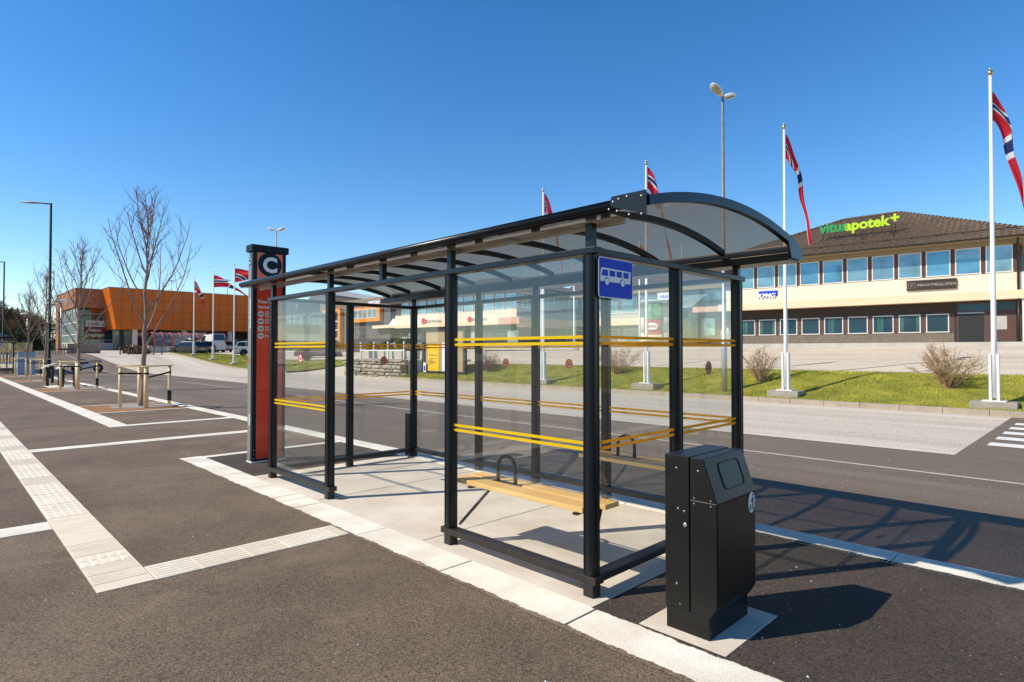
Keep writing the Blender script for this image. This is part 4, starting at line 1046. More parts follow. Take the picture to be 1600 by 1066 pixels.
EZ=7.43; EV=[(-16.35,-.78),(.85,-.78),(.85,16.6),(-16.35,16.6)]; r0,r1=(-9.4,7.9,10.95),(-6.2,7.9,10.98)
b=LB(t); E_=[(x,y,EZ) for x,y in EV]
tiled(b,E_[0],E_[1],r1,r0); tiled(b,E_[1],E_[2],(r1[0]+.0,7.92,r1[2]),r1); tiled(b,E_[3],E_[0],r0,(r0[0],7.92,r0[2]))
b.poly([E_[2],E_[3],r0,r1]); rf=b.build('roof',K['tile'])
b=LB(t)
for A_,B_ in ((E_[0],r0),(E_[1],r1),(r0,r1)):
    A_,B_=V(A_),V(B_); m=int((B_-A_).length/.35)
    for k in range(m): p=A_.lerp(B_,k/m); q=A_.lerp(B_,(k+1)/m); b.tube([p+V((0,0,.10)),q+V((0,0,.07))],[.11,.08],6)
b.build('ridge_tiles',K['tile'],rf)
b=LB(t)
b.prism([(.0+.075*cos(a),.06*sin(a)) for a in [pi+pi*k/8 for k in range(9)]],-16.4,.9,lambda u,v,q:(q,-.85+u,EZ+.02+v)); b.prism([(.0+.075*cos(a),.06*sin(a)) for a in [pi+pi*k/8 for k in range(9)]],-.85,16,lambda u,v,q:(.92+u,q,EZ+.02+v)); b.build('eave_gutter',K['gutter'],rf)
b=LB(t); b.bar((-15.5,.3,8.02),(.2,.3,8.02),.04,.04); 
for k in range(14): b.box(-15.3+k*1.17,-15.26+k*1.17,.25,.5,7.85,8.05)
b.build('snow_guard',K['gutter'],rf)
# roof sign on its stand
b=LB(t); b.bar((-9.4,2.0,8.72),(-5.0,2.0,8.86),.05,.05)
for x in (-9.6,-8.9,-7.4,-6.9,-5.9,-5.7):
    b.bar((x,2.0,8.75),(x,2.55,9.35),.035,.035)
for x in (-9.6,-7.4,-5.8): b.bar((x,1.4,8.55),(x,2.0,8.75),.05,.03)
st=b.build('sign_stand',K['gutter'])
for txt_,x,m,dz in (("vitus",-9.84,'signgreen',0),("apotek",-8.40,'signlime',0.0),("+",-5.98,'signlime',.14)):
    text('sign_letters',txt_,.86,(x,2.35,9.22-2.0+dz),(1,0,.02),(0,0,1),K[m],st,.05,.030,'LEFT',local=True,space=.99)
text('sign_letters',"KPMG",.40,(-13.02,-.05,5.04-2.0),(1,0,0),(0,0,1),K['white2'],t,.03,.012,local=True,shear=.2)
b=LB(t); b.box(-12.98,-11.80,-.02,-.002,5.12,5.48); b.build('sign_board',K['bluesign'])
b=LB(t); b.box(-4.92,-2.68,-.10,-.002,4.99,5.54); sg=b.build('sign_board',K['dkbrown'])
text('sign_letters',"PRIVATMEGLEREN",.205,(-4.42,-.11,5.19-2.0),(1,0,0),(0,0,1),K['ltgrey'],t,.004,.0,local=True,space=1.05)
b=LB(t)
for q in ((-4.84,-4.52,5.12,5.13),(-4.84,-4.52,5.40,5.41),(-4.84,-4.83,5.13,5.40),(-4.53,-4.52,5.13,5.40)): b.box(q[0],q[1],-.106,-.101,q[2],q[3])
b.build('sign_emblem',K['ltgrey'])
text('sign_letters',"P'",.16,(-4.74,-.11,5.20-2.0),(1,0,0),(0,0,1),K['ltgrey'],t,.004,0,local=True,shear=.3)
# balcony at its left end
b=LB(t); b.box(-17.4,-15.61,-.13,1.2,4.30,4.66); b.build('balcony',K['pinkl'])
b=LB(t); b.box(-17.2,-15.32,.9,6,2.0,4.28); b.build('annex_wall',K['brown'])
b=LB(t); b.box(-17.0,-16.2,.86,.895,2.7,3.9); b.build('annex_window',K['wpale'])

# bank block further left on the same line
t=frame_thing('bank_building','long cream two storey shop block seen through the middle of the shelter','building',33.36,0,1.9)
W_=16.5
b=LB(t); b.box(-W_,0,.6,14,1.8,4.05); b.build('ground_floor_wall',K['dkbrown'])
b=LB(t); b.box(-W_+.05,-.02,.06,14,4.05,7.05); b.build('upper_wall',K['brown'])
b=LB(t); b.box(-W_,0,.0,.9,4.15,5.30); b.build('cream_band',K['cream'])
b=LB(t); b.box(-.02,.035,.05,14,4.3,6.98); b.build('side_wall',K['gwall'])
b=LB(t); b.box(-W_,-.9,-.10,.7,4.0,4.32); b.build('ledge',K['ledge'])
b=LB(t); b.box(-1.25,1.1,-1.0,-.11,3.95,4.52); b.box(.05,1.1,-.1,13,3.7,4.5); b.build('awning',K['pinkl'])
for k in range(12):
    s0=.12+1.292*k; window(t,-(s0+1.12),-s0,.05,5.33,6.73,'wblue',.05)
for k in range(10):
    s0=.25+1.5*k; window(t,-(s0+1.35),-s0,.59,2.35,3.5,'wdark' if k%3 else 'wpale',.05,fm='brown')
for k in range(5): 
    o=LB(t); o.box(.036,.05,.7+2.4*k,2.2+2.4*k,5.45,6.8); q=o.build('side_window',K['wframe']); o=LB(t); o.box(.04,.058,.78+2.4*k,1.42+2.4*k,5.52,6.73); o.box(.04,.058,1.48+2.4*k,2.12+2.4*k,5.52,6.73); o.build('pane',K['wpale'],q)
for k in range(6): b=LB(t); b.box(.04,.06,.5+2.2*k,2.2+2.2*k,2.2,3.6); b.build('shop_glass',K['wdark'])
b=LB(t); b.box(-17,.8,-.75,14.6,7.05,7.11); b.build('soffit',K['soffit'])
b=LB(t); e=[(-17.2,-.8,7.12),(.85,-.8,7.12),(.85,14.8,7.12),(-17.2,14.8,7.12)]; a,c=(-10,7,9.3),(-6.2,7,9.3)
tiled(b,e[0],e[1],c,a,.3,.4); tiled(b,e[1],e[2],(c[0],7.01,9.3),c,.3,.4); b.poly([e[3],e[0],a]); b.poly([e[2],e[3],a,c]); b.build('roof',K['tile'])
b=LB(t); b.box(-17.25,.9,-.9,-.8,7.06,7.2); b.box(.86,.96,-.8,14,7.06,7.2); b.build('eave_gutter',K['gutter'])
b=LB(t); b.poly([(-11.95+.33*cos(2*pi*i/20),-.115,4.58+.33*sin(2*pi*i/20)) for i in range(20)]); b.build('round_logo',K['bred']); b=LB(t); b.poly([(-5.55+.28*cos(2*pi*i/20),-.115,4.55+.28*sin(2*pi*i/20)) for i in range(20)]); b.build('round_logo',K['bred'])
text('sign_letters',"Sparebanken",.42,(-11.5,-.12,4.46-1.9),(1,0,0),(0,0,1),K['dkbrown'],t,.004,0,local=True)
text('sign_letters',"Sparebanken",.34,(-5.15,-.12,4.45-1.9),(1,0,0),(0,0,1),K['dkbrown'],t,.004,0,local=True)

# recessed link block with its tiled roof
t=frame_thing('link_building','recessed grey link block with tiled roof behind the round tower','building',15.4,-7.5,1.9)
b=LB(t); b.box(-18,0,0,8,1.8,4.0); b.build('ground_floor_wall',K['gwall2'])
b=LB(t); b.box(-18,0,.02,8,4.0,7.0); b.build('upper_wall',K['ltgrey'])
b=LB(t); b.box(-18,0,-1.0,.0,3.9,4.5); b.build('canopy',K['ledge'])
for k in range(9): window(t,-17.6+1.9*k,-16.0+1.9*k,.015,5.0,6.5,'wpale',.06)
for k in range(6): window(t,-17.4+2.9*k,-15.0+2.9*k,-.005,2.2,3.6,'wteal',.06)
b=LB(t); e=[(-18.2,-1.2,6.95),(.3,-1.2,6.95)]; tiled(b,e[0],e[1],(.3,6,9.6),(-18.2,6,9.6),.3,.4); b.build('roof',K['tile'])
b=LB(t); b.box(-18.2,.3,-1.22,-1.1,6.6,7.0); b.build('fascia',K['soffit'])
b=LB(t); b.box(-7.7,-6.4,-1.32,-1.24,5.75,6.5); sg=b.build('sign_board',K['white2'])
text('sign_letters',"vitus",.42,(-7.5,-1.33,6.05-1.9),(1,0,0),(0,0,1),K['bluesign'],t,.004,.004,local=True)
# small glazed entrance pavilion
t=frame_thing('entrance_pavilion','small grey entrance pavilion with sloping glass roof, behind the white domed post','building',19.2,-3.6,1.9)
b=LB(t); b.box(-2.6,0,0,3.4,1.8,4.9); b.build('wall',K['gwall'])
b=LB(t); b.add([(-2.8,-.3,4.9),(.2,-.3,4.9),(.2,3.6,6.4),(-2.8,3.6,6.4),(-2.8,3.6,4.9),(.2,3.6,4.9)],[(0,1,2,3),(0,3,4),(1,5,2)]); b.build('roof',K['wpale'])
b=LB(t); b.box(.002,.02,.4,2.6,2.1,4.6); b.build('side_glass',K['wdark']); b=LB(t); b.box(-.95,-.05,-.02,-.003,2.1,4.7); b.build('door',K['wdark'])
# round tower with advertising panel
tx,ty=39.35,24.25
t=thing('round_tower','pale round concrete tower carrying a red and teal advertising panel','tower',(tx,ty,1.8),atan2(-.9951,.0984)+.22)
b=LB(t); b.lathe([(1.32,1.8),(1.32,3.0)],(0,0,0),32); b.lathe([(1.31,3.03),(1.31,4.15)],(0,0,0),32); b.lathe([(1.32,4.18),(1.32,5.3),(1.36,5.3),(1.36,5.42)],(0,0,0),32); b.build('shaft',K['col'])
def cyl(a0,a1,z0,z1,r,mat,name,par=None,n=10):
    b=LB(t); vs=[];fs=[]
    for i in range(n+1):
        a=-pi/2+a0+(a1-a0)*i/n; vs+=[(r*cos(a),r*sin(a),z0),(r*cos(a),r*sin(a),z1)]
    for i in range(n): fs.append((2*i,2*i+2,2*i+3,2*i+1))
    b.add(vs,fs); return b.build(name,K[mat],par)
fr0=cyl(-.62,.50,2.4,5.18,1.335,'ink','panel_frame')
cyl(-.59,-.04,3.98,5.12,1.35,'bingog','banner',fr0); cyl(-.01,.47,3.98,5.12,1.35,'bingog','banner',fr0)
cyl(-.59,-.04,2.85,3.95,1.35,'bingor','banner',fr0); cyl(-.01,.47,2.85,3.95,1.35,'bingor','banner',fr0); cyl(-.59,.47,2.42,2.83,1.35,'ledge','banner',fr0)
b=LB(t); b.poly([(-.09+.50*cos(2*pi*i/24),-1.42,3.45+.26*sin(2*pi*i/24)) for i in range(24)]); lg=b.build('bingo_bubble',K['white2'],fr0)
text('sign_letters',"BINGO",.30,(-.09,-1.43,3.34-1.8),(1,0,0),(0,0,1),K['bred'],fr0,.003,.008,'CENTER',local=True)
# ------------------------------------------------------------------ liquor shop, dark slate with orange window surrounds
t=thing('slate_shop_building','dark slate shop building with orange window surrounds and white lettering, seen through the shelter opening','building',(42,66,1.5),-pi/2)
# local x = -(Y-66), local y = X-42
def ly(Y): return -(Y-66)
b=LB(t); b.box(ly(84),ly(65.03),0,3.5,1.4,8.72); b.build('wall',K['gtile'])
b=LB(t); b.box(ly(84.1),ly(64.98),-.06,.0,7.56,8.74); b.box(ly(65.0),ly(64.97),.0,3.6,7.56,8.74); b.build('fascia',K['brownlow'])
b=LB(t); b.box(ly(74.0),ly(66.8),-.5,-.002,5.56,7.52); s1=b.build('orange_surround',K['orangef'])
for k in range(5): window(t,ly(73.4-1.22*k),ly(73.4-1.22*k-1.12),-.505,6.0,7.24,'wpale',.07,parent=s1)
b=LB(t); b.box(ly(82.5),ly(77.3),-.5,-.002,7.3,7.75); b.box(ly(77.9),ly(77.3),-.5,-.002,1.9,7.3); s2=b.build('orange_surround',K['orangef'])
for k in range(2):
    for j in range(4): window(t,ly(80.6-1.35*k),ly(79.3-1.35*k),-.2,2.2+1.25*j,3.4+1.25*j,'wdark',.07,parent=s2)
b=LB(t); b.box(ly(68.1),ly(52.5),-.8,3.4,4.58,4.93); b.build('canopy',K['ledge'])
b=LB(t); b.box(ly(64.9),ly(50.5),1.6,9,1.4,7.6); b.build('entrance_hall',K['gwall2'])
for k in range(8): b=LB(t); b.box(ly(64.4-1.7*k),ly(62.9-1.7*k),1.56,1.598,1.9,4.3); b.build('shop_glass',K['wpale'])
b=LB(t)
for yc in (63.6,60.8):
    b=LB(t); b.add([(ly(yc+1.1),-.5,4.95),(ly(yc-1.1),-.5,4.95),(ly(yc),-.5,5.75),(ly(yc+1.1),.8,4.95),(ly(yc-1.1),.8,4.95),(ly(yc),.8,5.75)],[(0,1,2),(5,4,3),(0,2,5,3),(1,4,5,2)]); b.build('gable_light',K['white'])
text('sign_letters',"VINMONOPOLET",.62,(ly(70.3),-.075,7.86-1.5),(1,0,0),(0,0,1),K['white2'],t,.03,.02,local=True)
b=LB(t); b.box(ly(75.6),ly(74.9),-.09,-.062,7.7,8.3); b.build('green_sign',K['signgreen']); b=LB(t); b.box(ly(71.6),ly(71.0),-.09,-.062,7.75,8.3); b.build('green_sign',K['signgreen'])
b=LB(t); b.box(ly(74.6),ly(71.8),-.09,-.062,7.8,8.15); b.build('blue_sign',K['bluesign'])

# ------------------------------------------------------------------ shopping centre with the orange box
t=thing('shopping_centre','long shopping centre with orange cladding box and red brown brick corner, far left','building',(28,96,1.5))
b=LB(t)
b.box(14.1-28,18.6-28,4.5,22,7.75,10.33); b.build('brick_band',K['brick'])
b=LB(t); b.box(14.1-28,15.6-28,19.5,22,1.5,7.75); b.build('brick_pier',K['brick'])
b=LB(t); b.box(15.0-28,42-28,10.5,30,1.5,9.6); b.build('inner_wall',K['brownlow'])
b=LB(t); b.box(14.05-28,18.65-28,4.45,22.05,10.33,10.40); b.build('coping',K['grey'])
# glass of the corner: left side and front
b=LB(t); b.box(14.45-28,14.5-28,5.1,19.5,1.9,7.74); gl=b.build('corner_glazing',K['wpale'])
b=LB(t)
for k in range(8): b.box(14.38-28,14.449-28,5.1+2*k,5.22+2*k,1.9,7.74)
for z in (2.7,3.9,5.6): b.box(14.39-28,14.4485-28,5.1,19.5,z,z+.12)
b.build('glazing_bars',K['wframe'],gl)
b=LB(t); b.box(14.5-28,19.4-28,8.0,8.05,1.9,9.2); gl=b.build('front_glazing',K['wteal'])
b=LB(t)
for x in (14.55,16.3,17.9,19.1): b.box(x-28,x+.1-28,7.9,7.998,1.9,9.2)
for z in (3.2,5.2,7.0): b.box(14.5-28,19.4-28,7.91,7.9985,z,z+.1)
b.build('glazing_bars',K['wframe'],gl)
b=LB(t); b.box(16.4-28,17.9-28,7.86,7.89,7.25,9.1); b.build('orange_interior_panel',K['orange'])
b=LB(t); b.box(15.2-28,19.0-28,4.9,5.0,1.6,2.8); b.build('parapet',K['gwall'])
def board(x0,x1,z0,z1,y,m): 
    b=LB(t); b.box(x0-28,x1-28,y-.05,y,z0,z1); return b.build('sign_board',K[m])
board(15.75,18.1,5.15,6.05,7.6,'white2'); text('sign_letters',"500",.62,(16.4-28,7.53,5.35-1.5),(1,0,0),(0,0,1),K['ink'],t,.004,.01,local=True)
for xo in (15.95,17.65):
    b=LB(t); b.bar((xo-28,7.53,5.75),(xo+.25-28,7.53,5.42),.01,.09,(0,1,0)); b.poly([(xo+.3-28,7.52,5.35),(xo+.3-28,7.52,5.62),(xo+.04-28,7.52,5.35)]); b.build('arrow',K['ink'])
board(15.75,18.1,4.15,5.1,7.6,'menyred'); text('sign_letters',"MENY",.52,(16.95-28,7.53,4.45-1.5),(1,0,0),(0,0,1),K['white2'],t,.004,.02,'CENTER',local=True,curve=-.06)
b=LB(t)
for k in range(9): b.box(15.9+.25*k-28,16.04+.25*k-28,7.7,7.75,3.35,3.3+.25+.12*(k%3))
b.build('window_display',K['bred'])
# orange box: slanted left end, front with joints
b=LB(t); P_=[(17.17,0,10.33),(41.6,0,10.33),(41.6,0,4.75),(18.07,0,4.68)]; Q_=[(x,y+6.9,z) for x,y,z in P_]; 
vs=[(x-28,y,z) for x,y,z in P_+Q_]; b.add(vs,[(3,2,1,0),(4,5,6,7),(0,1,5,4),(1,2,6,5),(2,3,7,6),(3,0,4,7)]); ob=b.build('orange_box',K['orange'])
b=LB(t)
for k in range(1,20): x=17.4+1.27*k; b.box(x-28,x+.05-28,-.012,-.001,4.8,10.3)
for z in (5.9,7.3,8.75): b.box(17.9-28,41.5-28,-.011,-.001,z,z+.045)
b.build('panel_joints',K['oseam'],ob)
b=LB(t); b.box(17.1-28,41.7-28,-.06,7,10.33,10.42); b.build('coping',K['grey'],ob)
# under the box: columns, shop glass, signs
for x in (20.2,26.5,33):
    b=LB(t); b.box(x-28,x+.55-28,.6,1.15,1.4,4.7); b.build('column',K['col'])
b=LB(t); b.box(18.6-28,42-28,5.0,5.1,1.5,4.72); gl=b.build('shop_front',K['wteal'])
b=LB(t)
for k in range(14): b.box(18.7+1.7*k-28,18.8+1.7*k-28,4.9,4.998,1.5,4.7)
b.build('glazing_bars',K['grey'],gl)
b=LB(t); b.box(26.2-28,31.2-28,4.6,4.88,1.5,4.2); b.build('white_wall',K['whitew'])
board(21.0,23.6,3.7,4.55,4.6,'menyred'); text('sign_letters',"MENY",.5,(22.3-28,4.53,3.95-1.5),(1,0,0),(0,0,1),K['white2'],t,.004,.02,'CENTER',local=True)
board(31.4,34.1,3.55,4.6,4.6,'menyred'); text('sign_letters',"MENY",.58,(32.75-28,4.53,3.85-1.5),(1,0,0),(0,0,1),K['white2'],t,.004,.02,'CENTER',local=True,curve=-.05)
board(34.4,37.4,3.7,4.6,4.6,'dkbrown')
b=LB(t); b.box(21.2-28,22.9-28,4.84,4.9,1.6,3.6); b.build('entrance_door',K['ink'])
# grey wing to the right of the box
b=LB(t); b.box(41.7-28,60-28,-.1,12,6.04,9.8); b.build('grey_wall',K['gwall'])
b=LB(t); b.box(41.65-28,60.1-28,-.16,12,9.8,10.25); b.build('roof_edge',K['navy'])
b=LB(t); b.box(41.7-28,60-28,-.05,12,4.56,6.03); b.build('taupe_band',K['brownlow'])
b=LB(t); b.box(41.7-28,60-28,.2,12,1.4,4.55); b.build('white_base',K['whitew'])
b=LB(t); b.box(40.5-28,41.68-28,-.5,1,1.4,6.1); b.build('brick_pier',K['brick'])
for k in range(9): window(t,41.95+.98*k+(.5 if k>=3 else 0)-28,42.65+.98*k+(.5 if k>=3 else 0)-28,-.105,6.2,7.5,'wpale',.09)
b=LB(t); b.box(43.3-28,43.7-28,-.3,-.12,8.9,9.6); b.build('floodlight',K['white'])
# striped skylight roof behind
b=LB(t); A,B,C,D=V((45.6-28,-2,11.5)),V((52.4-28,-8.5,10.25)),V((54.6-28,-8.5,10.8)),V((48.5-28,-2,12.3))
b.quad(A,B,C,D); sk_=b.build('skylight',K['bluec'])
b=LB(t)
for k in range(8): u=k/7; p=A.lerp(D,u); q=B.lerp(C,u); b.bar(p+V((0,0,.06)),q+V((0,0,.06)),.22,.08)
b.build('skylight_bars',K['white'],sk_)
b=LB(t); b.poly([A,B,(45.6-28,-2,9.5)]); b.add([A,(44.2-28,-1.9,9.4),(50-28,-6,9.5),B],[(0,1,2,3)]); b.build('gable',K['brownlow'])

# ------------------------------------------------------------------ cars
def car(label,x,y,rz,col,Ln=4.5,Wd=1.8,H=1.5,kind='estate',box=False,z=None,group='parked cars beyond the lawns'):
    z=hgt(x,y)-.02 if z is None else z
    t=thing('parked_car',label,'car',(x,y,z),rz,group)
    h=Ln/2; g=.19; bl=H*.60
    if kind=='van': up_=[(h*.62,bl),(h*.40,H*.97),(-h*.94,H),(-h*.985,bl)]
    elif kind=='estate': up_=[(h*.50,bl),(h*.10,H*.97),(-h*.45,H),(-h*.84,H*.94),(-h*.97,bl)]
    else: up_=[(h*.46,bl),(h*.08,H*.97),(-h*.40,H),(-h*.70,H*.93),(-h*.93,bl)]
    nose=bl*.80 if kind!='van' else bl*.86
    low=[(h*.97,g),(h,.42),(h*.97,nose*.86),(h*.90,nose),(up_[0][0],bl),(up_[-1][0],bl),(-h,bl*.86),(-h*.99,.4),(-h*.95,g)]
    def loop(pts,sgn,tp):
        o=[]
        for u,v in pts:
            w_=Wd/2 if v<=bl+1e-6 else Wd/2-(v-bl)*tp
            if v<.35: w_-=.05
            if abs(u)>h*.9 and v<=bl: w_-=.10
            o.append((u,sgn*w_,v))
        return o
    b=MB()
    for pts,tp in ((low,0),(up_,.28)):
        l=loop(pts,1,tp); r=loop(pts,-1,tp); n=len(pts)
        b.add(l+r,[(i,(i+1)%n,n+(i+1)%n,n+i) for i in range(n)]+[tuple(range(n)),tuple(reversed(range(n,2*n)))])
    b.build('body',col,t,local=True,bevel=.05)
    # glass
    def sidewin(a,c,sgn,d=.014):
        f=lambda u,v:(u,sgn*(Wd/2-(v-bl)*.28+d),v); return f
    v0,v1=bl+.05,H*.90
    for sgn in (1,-1):
        b=MB(); f=sidewin(0,0,sgn)
        xf0=up_[0][0]-.12; xf1=up_[1][0]+(up_[0][0]-up_[1][0])*.14-.1; xr=up_[-1][0]+.10; xr1=up_[-2][0]+.02
        if kind=='van': b.poly([f(xf0,v0),f(xf1,v1),f(h*.05,v1),f(h*.05,v0)]) 
        else:
            b.poly([f(xf0,v0),f(xf1,v1),f(-.02,v1),f(-.02,v0)]); b.poly([f(-.09,v0),f(-.09,v1),f(-h*.46,v1),f(-h*.46,v0)]); b.poly([f(-h*.50,v0),f(-h*.50,v1),f(xr1,v1),f(xr,v0+.05)])
        b.build('side_windows',K['cglass'],t,local=True)
    def endwin(p,q,name):
        a=V((p[0],0,p[1])); c=V((q[0],0,q[1])); d=(c-a); n=V((d.z,0,-d.x)).normalized()
        if n.z<0: n=-n
        a2=a+d*.10+n*.016; c2=a+d*.92+n*.016; wa=Wd/2-.13-(a2.z-bl)*.28; wc=Wd/2-.15-(c2.z-bl)*.28
        b=MB(); b.quad((a2.x,-wa,a2.z),(a2.x,wa,a2.z),(c2.x,wc,c2.z),(c2.x,-wc,c2.z)); b.build(name,K['cglass'],t,local=True)
    endwin(up_[0],up_[1],'windscreen'); endwin(up_[-1],up_[-2],'rear_window')
    for sx in (h*.60,-h*.58):
        for sgn in (1,-1):
            b=MB(); r_=.325; yy=sgn*(Wd/2-.10)
            pr=[(r_*.6,-.11),(r_*.96,-.11),(r_,-.08),(r_,.08),(r_*.96,.11),(r_*.6,.11)]
            vs=[];fs=[];n=20
            for k in range(n):
                a=2*pi*k/n
                for rr_,w_ in pr: vs.append((sx+rr_*cos(a),yy+w_,r_+rr_*sin(a)))
            for k in range(n):
                for j in range(5): fs.append((k*6+j,((k+1)%n)*6+j,((k+1)%n)*6+j+1,k*6+j+1))
            b.add(vs,fs,0,True); o=b.build('wheel',K['tyre'],t,local=True)
            b=MB(); b.poly([(sx+r_*.62*cos(2*pi*k/n),yy+sgn*.095,r_+r_*.62*sin(2*pi*k/n)) for k in range(n)],0)
            for k in range(5):
                a=2*pi*k/5; b.poly([(sx+r_*q*cos(a+w_),yy+sgn*.1,r_+r_*q*sin(a+w_)) for q,w_ in ((.2,-.25),(.56,-.22),(.56,.22),(.2,.25))],1)
            b.build('rim',[K['rim'],K['tyre']],o,local=True)
            b=MB(); b.poly([(sx+.39*cos(pi*k/12-.05),sgn*(Wd/2+.004),r_+.39*sin(pi*k/12-.05)) for k in range(14)]+[(sx-.39,sgn*(Wd/2+.004),g),(sx+.39,sgn*(Wd/2+.004),g)]); b.build('wheel_arch',K['tyre'],t,local=True)
    for sgn in (1,-1):
        b=MB(); y0=sgn*(Wd/2-.28); z0=bl*.82 if kind!='van' else bl*.8
        b.box(-h*1.003,-h*.955,min(y0,y0+sgn*.20),max(y0,y0+sgn*.20),z0-.1,z0+(.14 if kind!='van' else .35)); b.build('tail_light',K['lred'],t,local=True,bevel=.01)
        b=MB(); b.box(h*.90,h*.985,min(y0,y0+sgn*.22),max(y0,y0+sgn*.22),nose*.72,nose*.92); b.build('headlight',K['lwhite'],t,local=True,bevel=.01)
        b=MB(); b.box(up_[0][0]-.25,up_[0][0]-.10,min(sgn*Wd/2,sgn*(Wd/2+.16)),max(sgn*Wd/2,sgn*(Wd/2+.16)),bl+.02,bl+.16); b.build('mirror',col,t,local=True,bevel=.02)
    b=MB(); b.box(-h*1.004,-h*.99,-.26,.26,bl*.60,bl*.60+.11); b.box(h*.99,h*1.004,-.26,.26,.40,.51); b.build('number_plate',K['white2'],t,local=True)
    b=MB(); b.box(-h*.98,h*.98,-Wd/2+.04,Wd/2-.04,g-.02,g+.10); b.build('sill',K['tyre'],t,local=True)
    if box:
        b=MB(); b.ell((-h*.2,0,H+.24),(1.15,.42,.20),16,10); b.build('roof_box',K['carblack'],t,local=True)
        b=MB()
        for xx in (-h*.5,h*.12): b.box(xx-.03,xx+.03,-.7,.7,H+.0,H+.07)
        b.build('roof_rack',K['steel'],t,local=True)
a=atan2(.713,-.701) # pointing to picture left
car('dark grey estate car with a roof box, parked left of the white van',21.6,76.6,R(118),K['cardark'],4.4,1.8,1.48,'estate',True)
car('black car parked close behind the grey estate, its red tail light showing',23.5,79.6,R(116),K['carblack'],4.4,1.8,1.48,'hatch')
car('white van with dark rear windows behind the middle flagpole',26.2,82.5,R(92),K['carwhite'],4.6,1.95,2.35,'van')
car('silver estate car right of the white van',28.3,83.5,R(84),K['carsilver'],4.4,1.8,1.5,'estate')
car('white car cut off by the red pillar, its tail towards the flagpole',26.6,69.2,a+.55+pi,K['carwhite'],4.5,1.8,1.65,'estate')
car('big grey car behind the lawn, seen through the left shelter pane',28.6,57.6,a+.2,K['cargrey'],4.7,1.85,1.8,'estate')
car('silver white car behind the white fence and planters',34.4,50.6,a+.1,K['carwhite'],4.5,1.8,1.5,'hatch')
car('black car behind the planters, left of the silver white one',36.5,56.0,a+.3,K['carblack'],4.5,1.8,1.5,'hatch')

# ------------------------------------------------------------------ dry stone wall, fence, planters
t=thing('stone_wall','rough dry stone wall of flat grey boulders beside the notice board','wall',(20.6,33.6,-.1))
b=MB(); b.box(20.55,20.95,30.5,37.3,-.3,1.08); core=b.build('wall_core',K['gap'],t)
g=random.Random(4); zb=-.12; row=0
b=MB()
def stone(b,x,y0,y1,z0,z1,mi):
    m=[]; nx=3
    j=lambda a:g.uniform(-a,a)
    vs=[(x+.42,y0+j(.02),z0),(x+.42,y1+j(.02),z0),(x+.42,y1,z1),(x+.42,y0,z1)]
    xo=x+j(.07)
    fr_=[(xo+j(.04),y0+.03+j(.03),z0+.03+j(.02)),(xo+j(.04),y1-.03+j(.03),z0+.03+j(.02)),(xo+j(.04),y1-.03+j(.04),z1-.03+j(.02)),(xo+j(.04),y0+.03+j(.04),z1-.03+j(.02))]
    md=[(xo+.08,y0+j(.01),z0+.005),(xo+.08,y1+j(.01),z0+.005),(xo+.08,y1+j(.01),z1-.005),(xo+.08,y0+j(.01),z1-.005)]
    c=tuple(sum(p[i] for p in fr_)/4-(.05 if i==0 else 0) for i in range(3))
    o=[*vs,*md,*fr_,c]
    b.add(o,[(0,1,5,4),(1,2,6,5),(2,3,7,6),(3,0,4,7),(4,5,9,8),(5,6,10,9),(6,7,11,10),(7,4,8,11),(8,9,12),(9,10,12),(10,11,12),(11,8,12)],mi)
while zb<1.05:
    hh=g.uniform(.16,.27); y=30.5-g.uniform(0,.4)
    while y<37.2:
        l=g.uniform(.35,1.15)*(1 if g.random()>.25 else .5)
        stone(b,20.42,y,min(y+l,37.45),zb,zb+hh*g.uniform(.9,1.02),1 if g.random()<.3 else 0); y+=l+.015
    zb+=hh
# left return of the wall
b.build('stones',[K['stone'],K['stone2']],t)
t=thing('white_fence','white post and rail fence on top of the stone wall','fence',(20.85,33.9,1.08))
def Yat(px): return px
for y in (30.75,32.55,34.25,35.9,37.0,37.5):
    b=MB(); b.box(20.81,20.89,y-.04,y+.04,1.08,2.22); b.build('post',K['white'],t)
b=MB(); b.box(20.83,20.87,30.7,36.0,1.62,1.70); b.build('rail',K['white'],t)
for k,(x,y,wd) in enumerate(((23.6,39.2,.9),(23.9,37.6,.95),(23.8,36.4,.9),(23.4,34.6,1.0),(23.2,33.1,.95))):
    b=MB(); z=1.06; q=wd/2
    if k!=4: b.add([(x-q*.86,y-q*.86,z),(x+q*.86,y-q*.86,z),(x+q*.86,y+q*.86,z),(x-q*.86,y+q*.86,z),(x-q,y-q,z+.55),(x+q,y-q,z+.55),(x+q,y+q,z+.55),(x-q,y+q,z+.55)],[(3,2,1,0),(4,5,6,7),(0,1,5,4),(1,2,6,5),(2,3,7,6),(3,0,4,7)])
    else: b.lathe([(q*.85,z),(q,z+.5),(q,z+.56)],(x,y,0),20)
    tag(b.build('planter',K['ltgrey'],bevel=.02),['square concrete planter farthest left behind the white fence','second square concrete planter from the left behind the fence','middle square concrete planter behind the fence','square concrete planter with the bushiest shrub','round concrete planter behind the fence'][k],'planter','concrete planters behind the white fence')
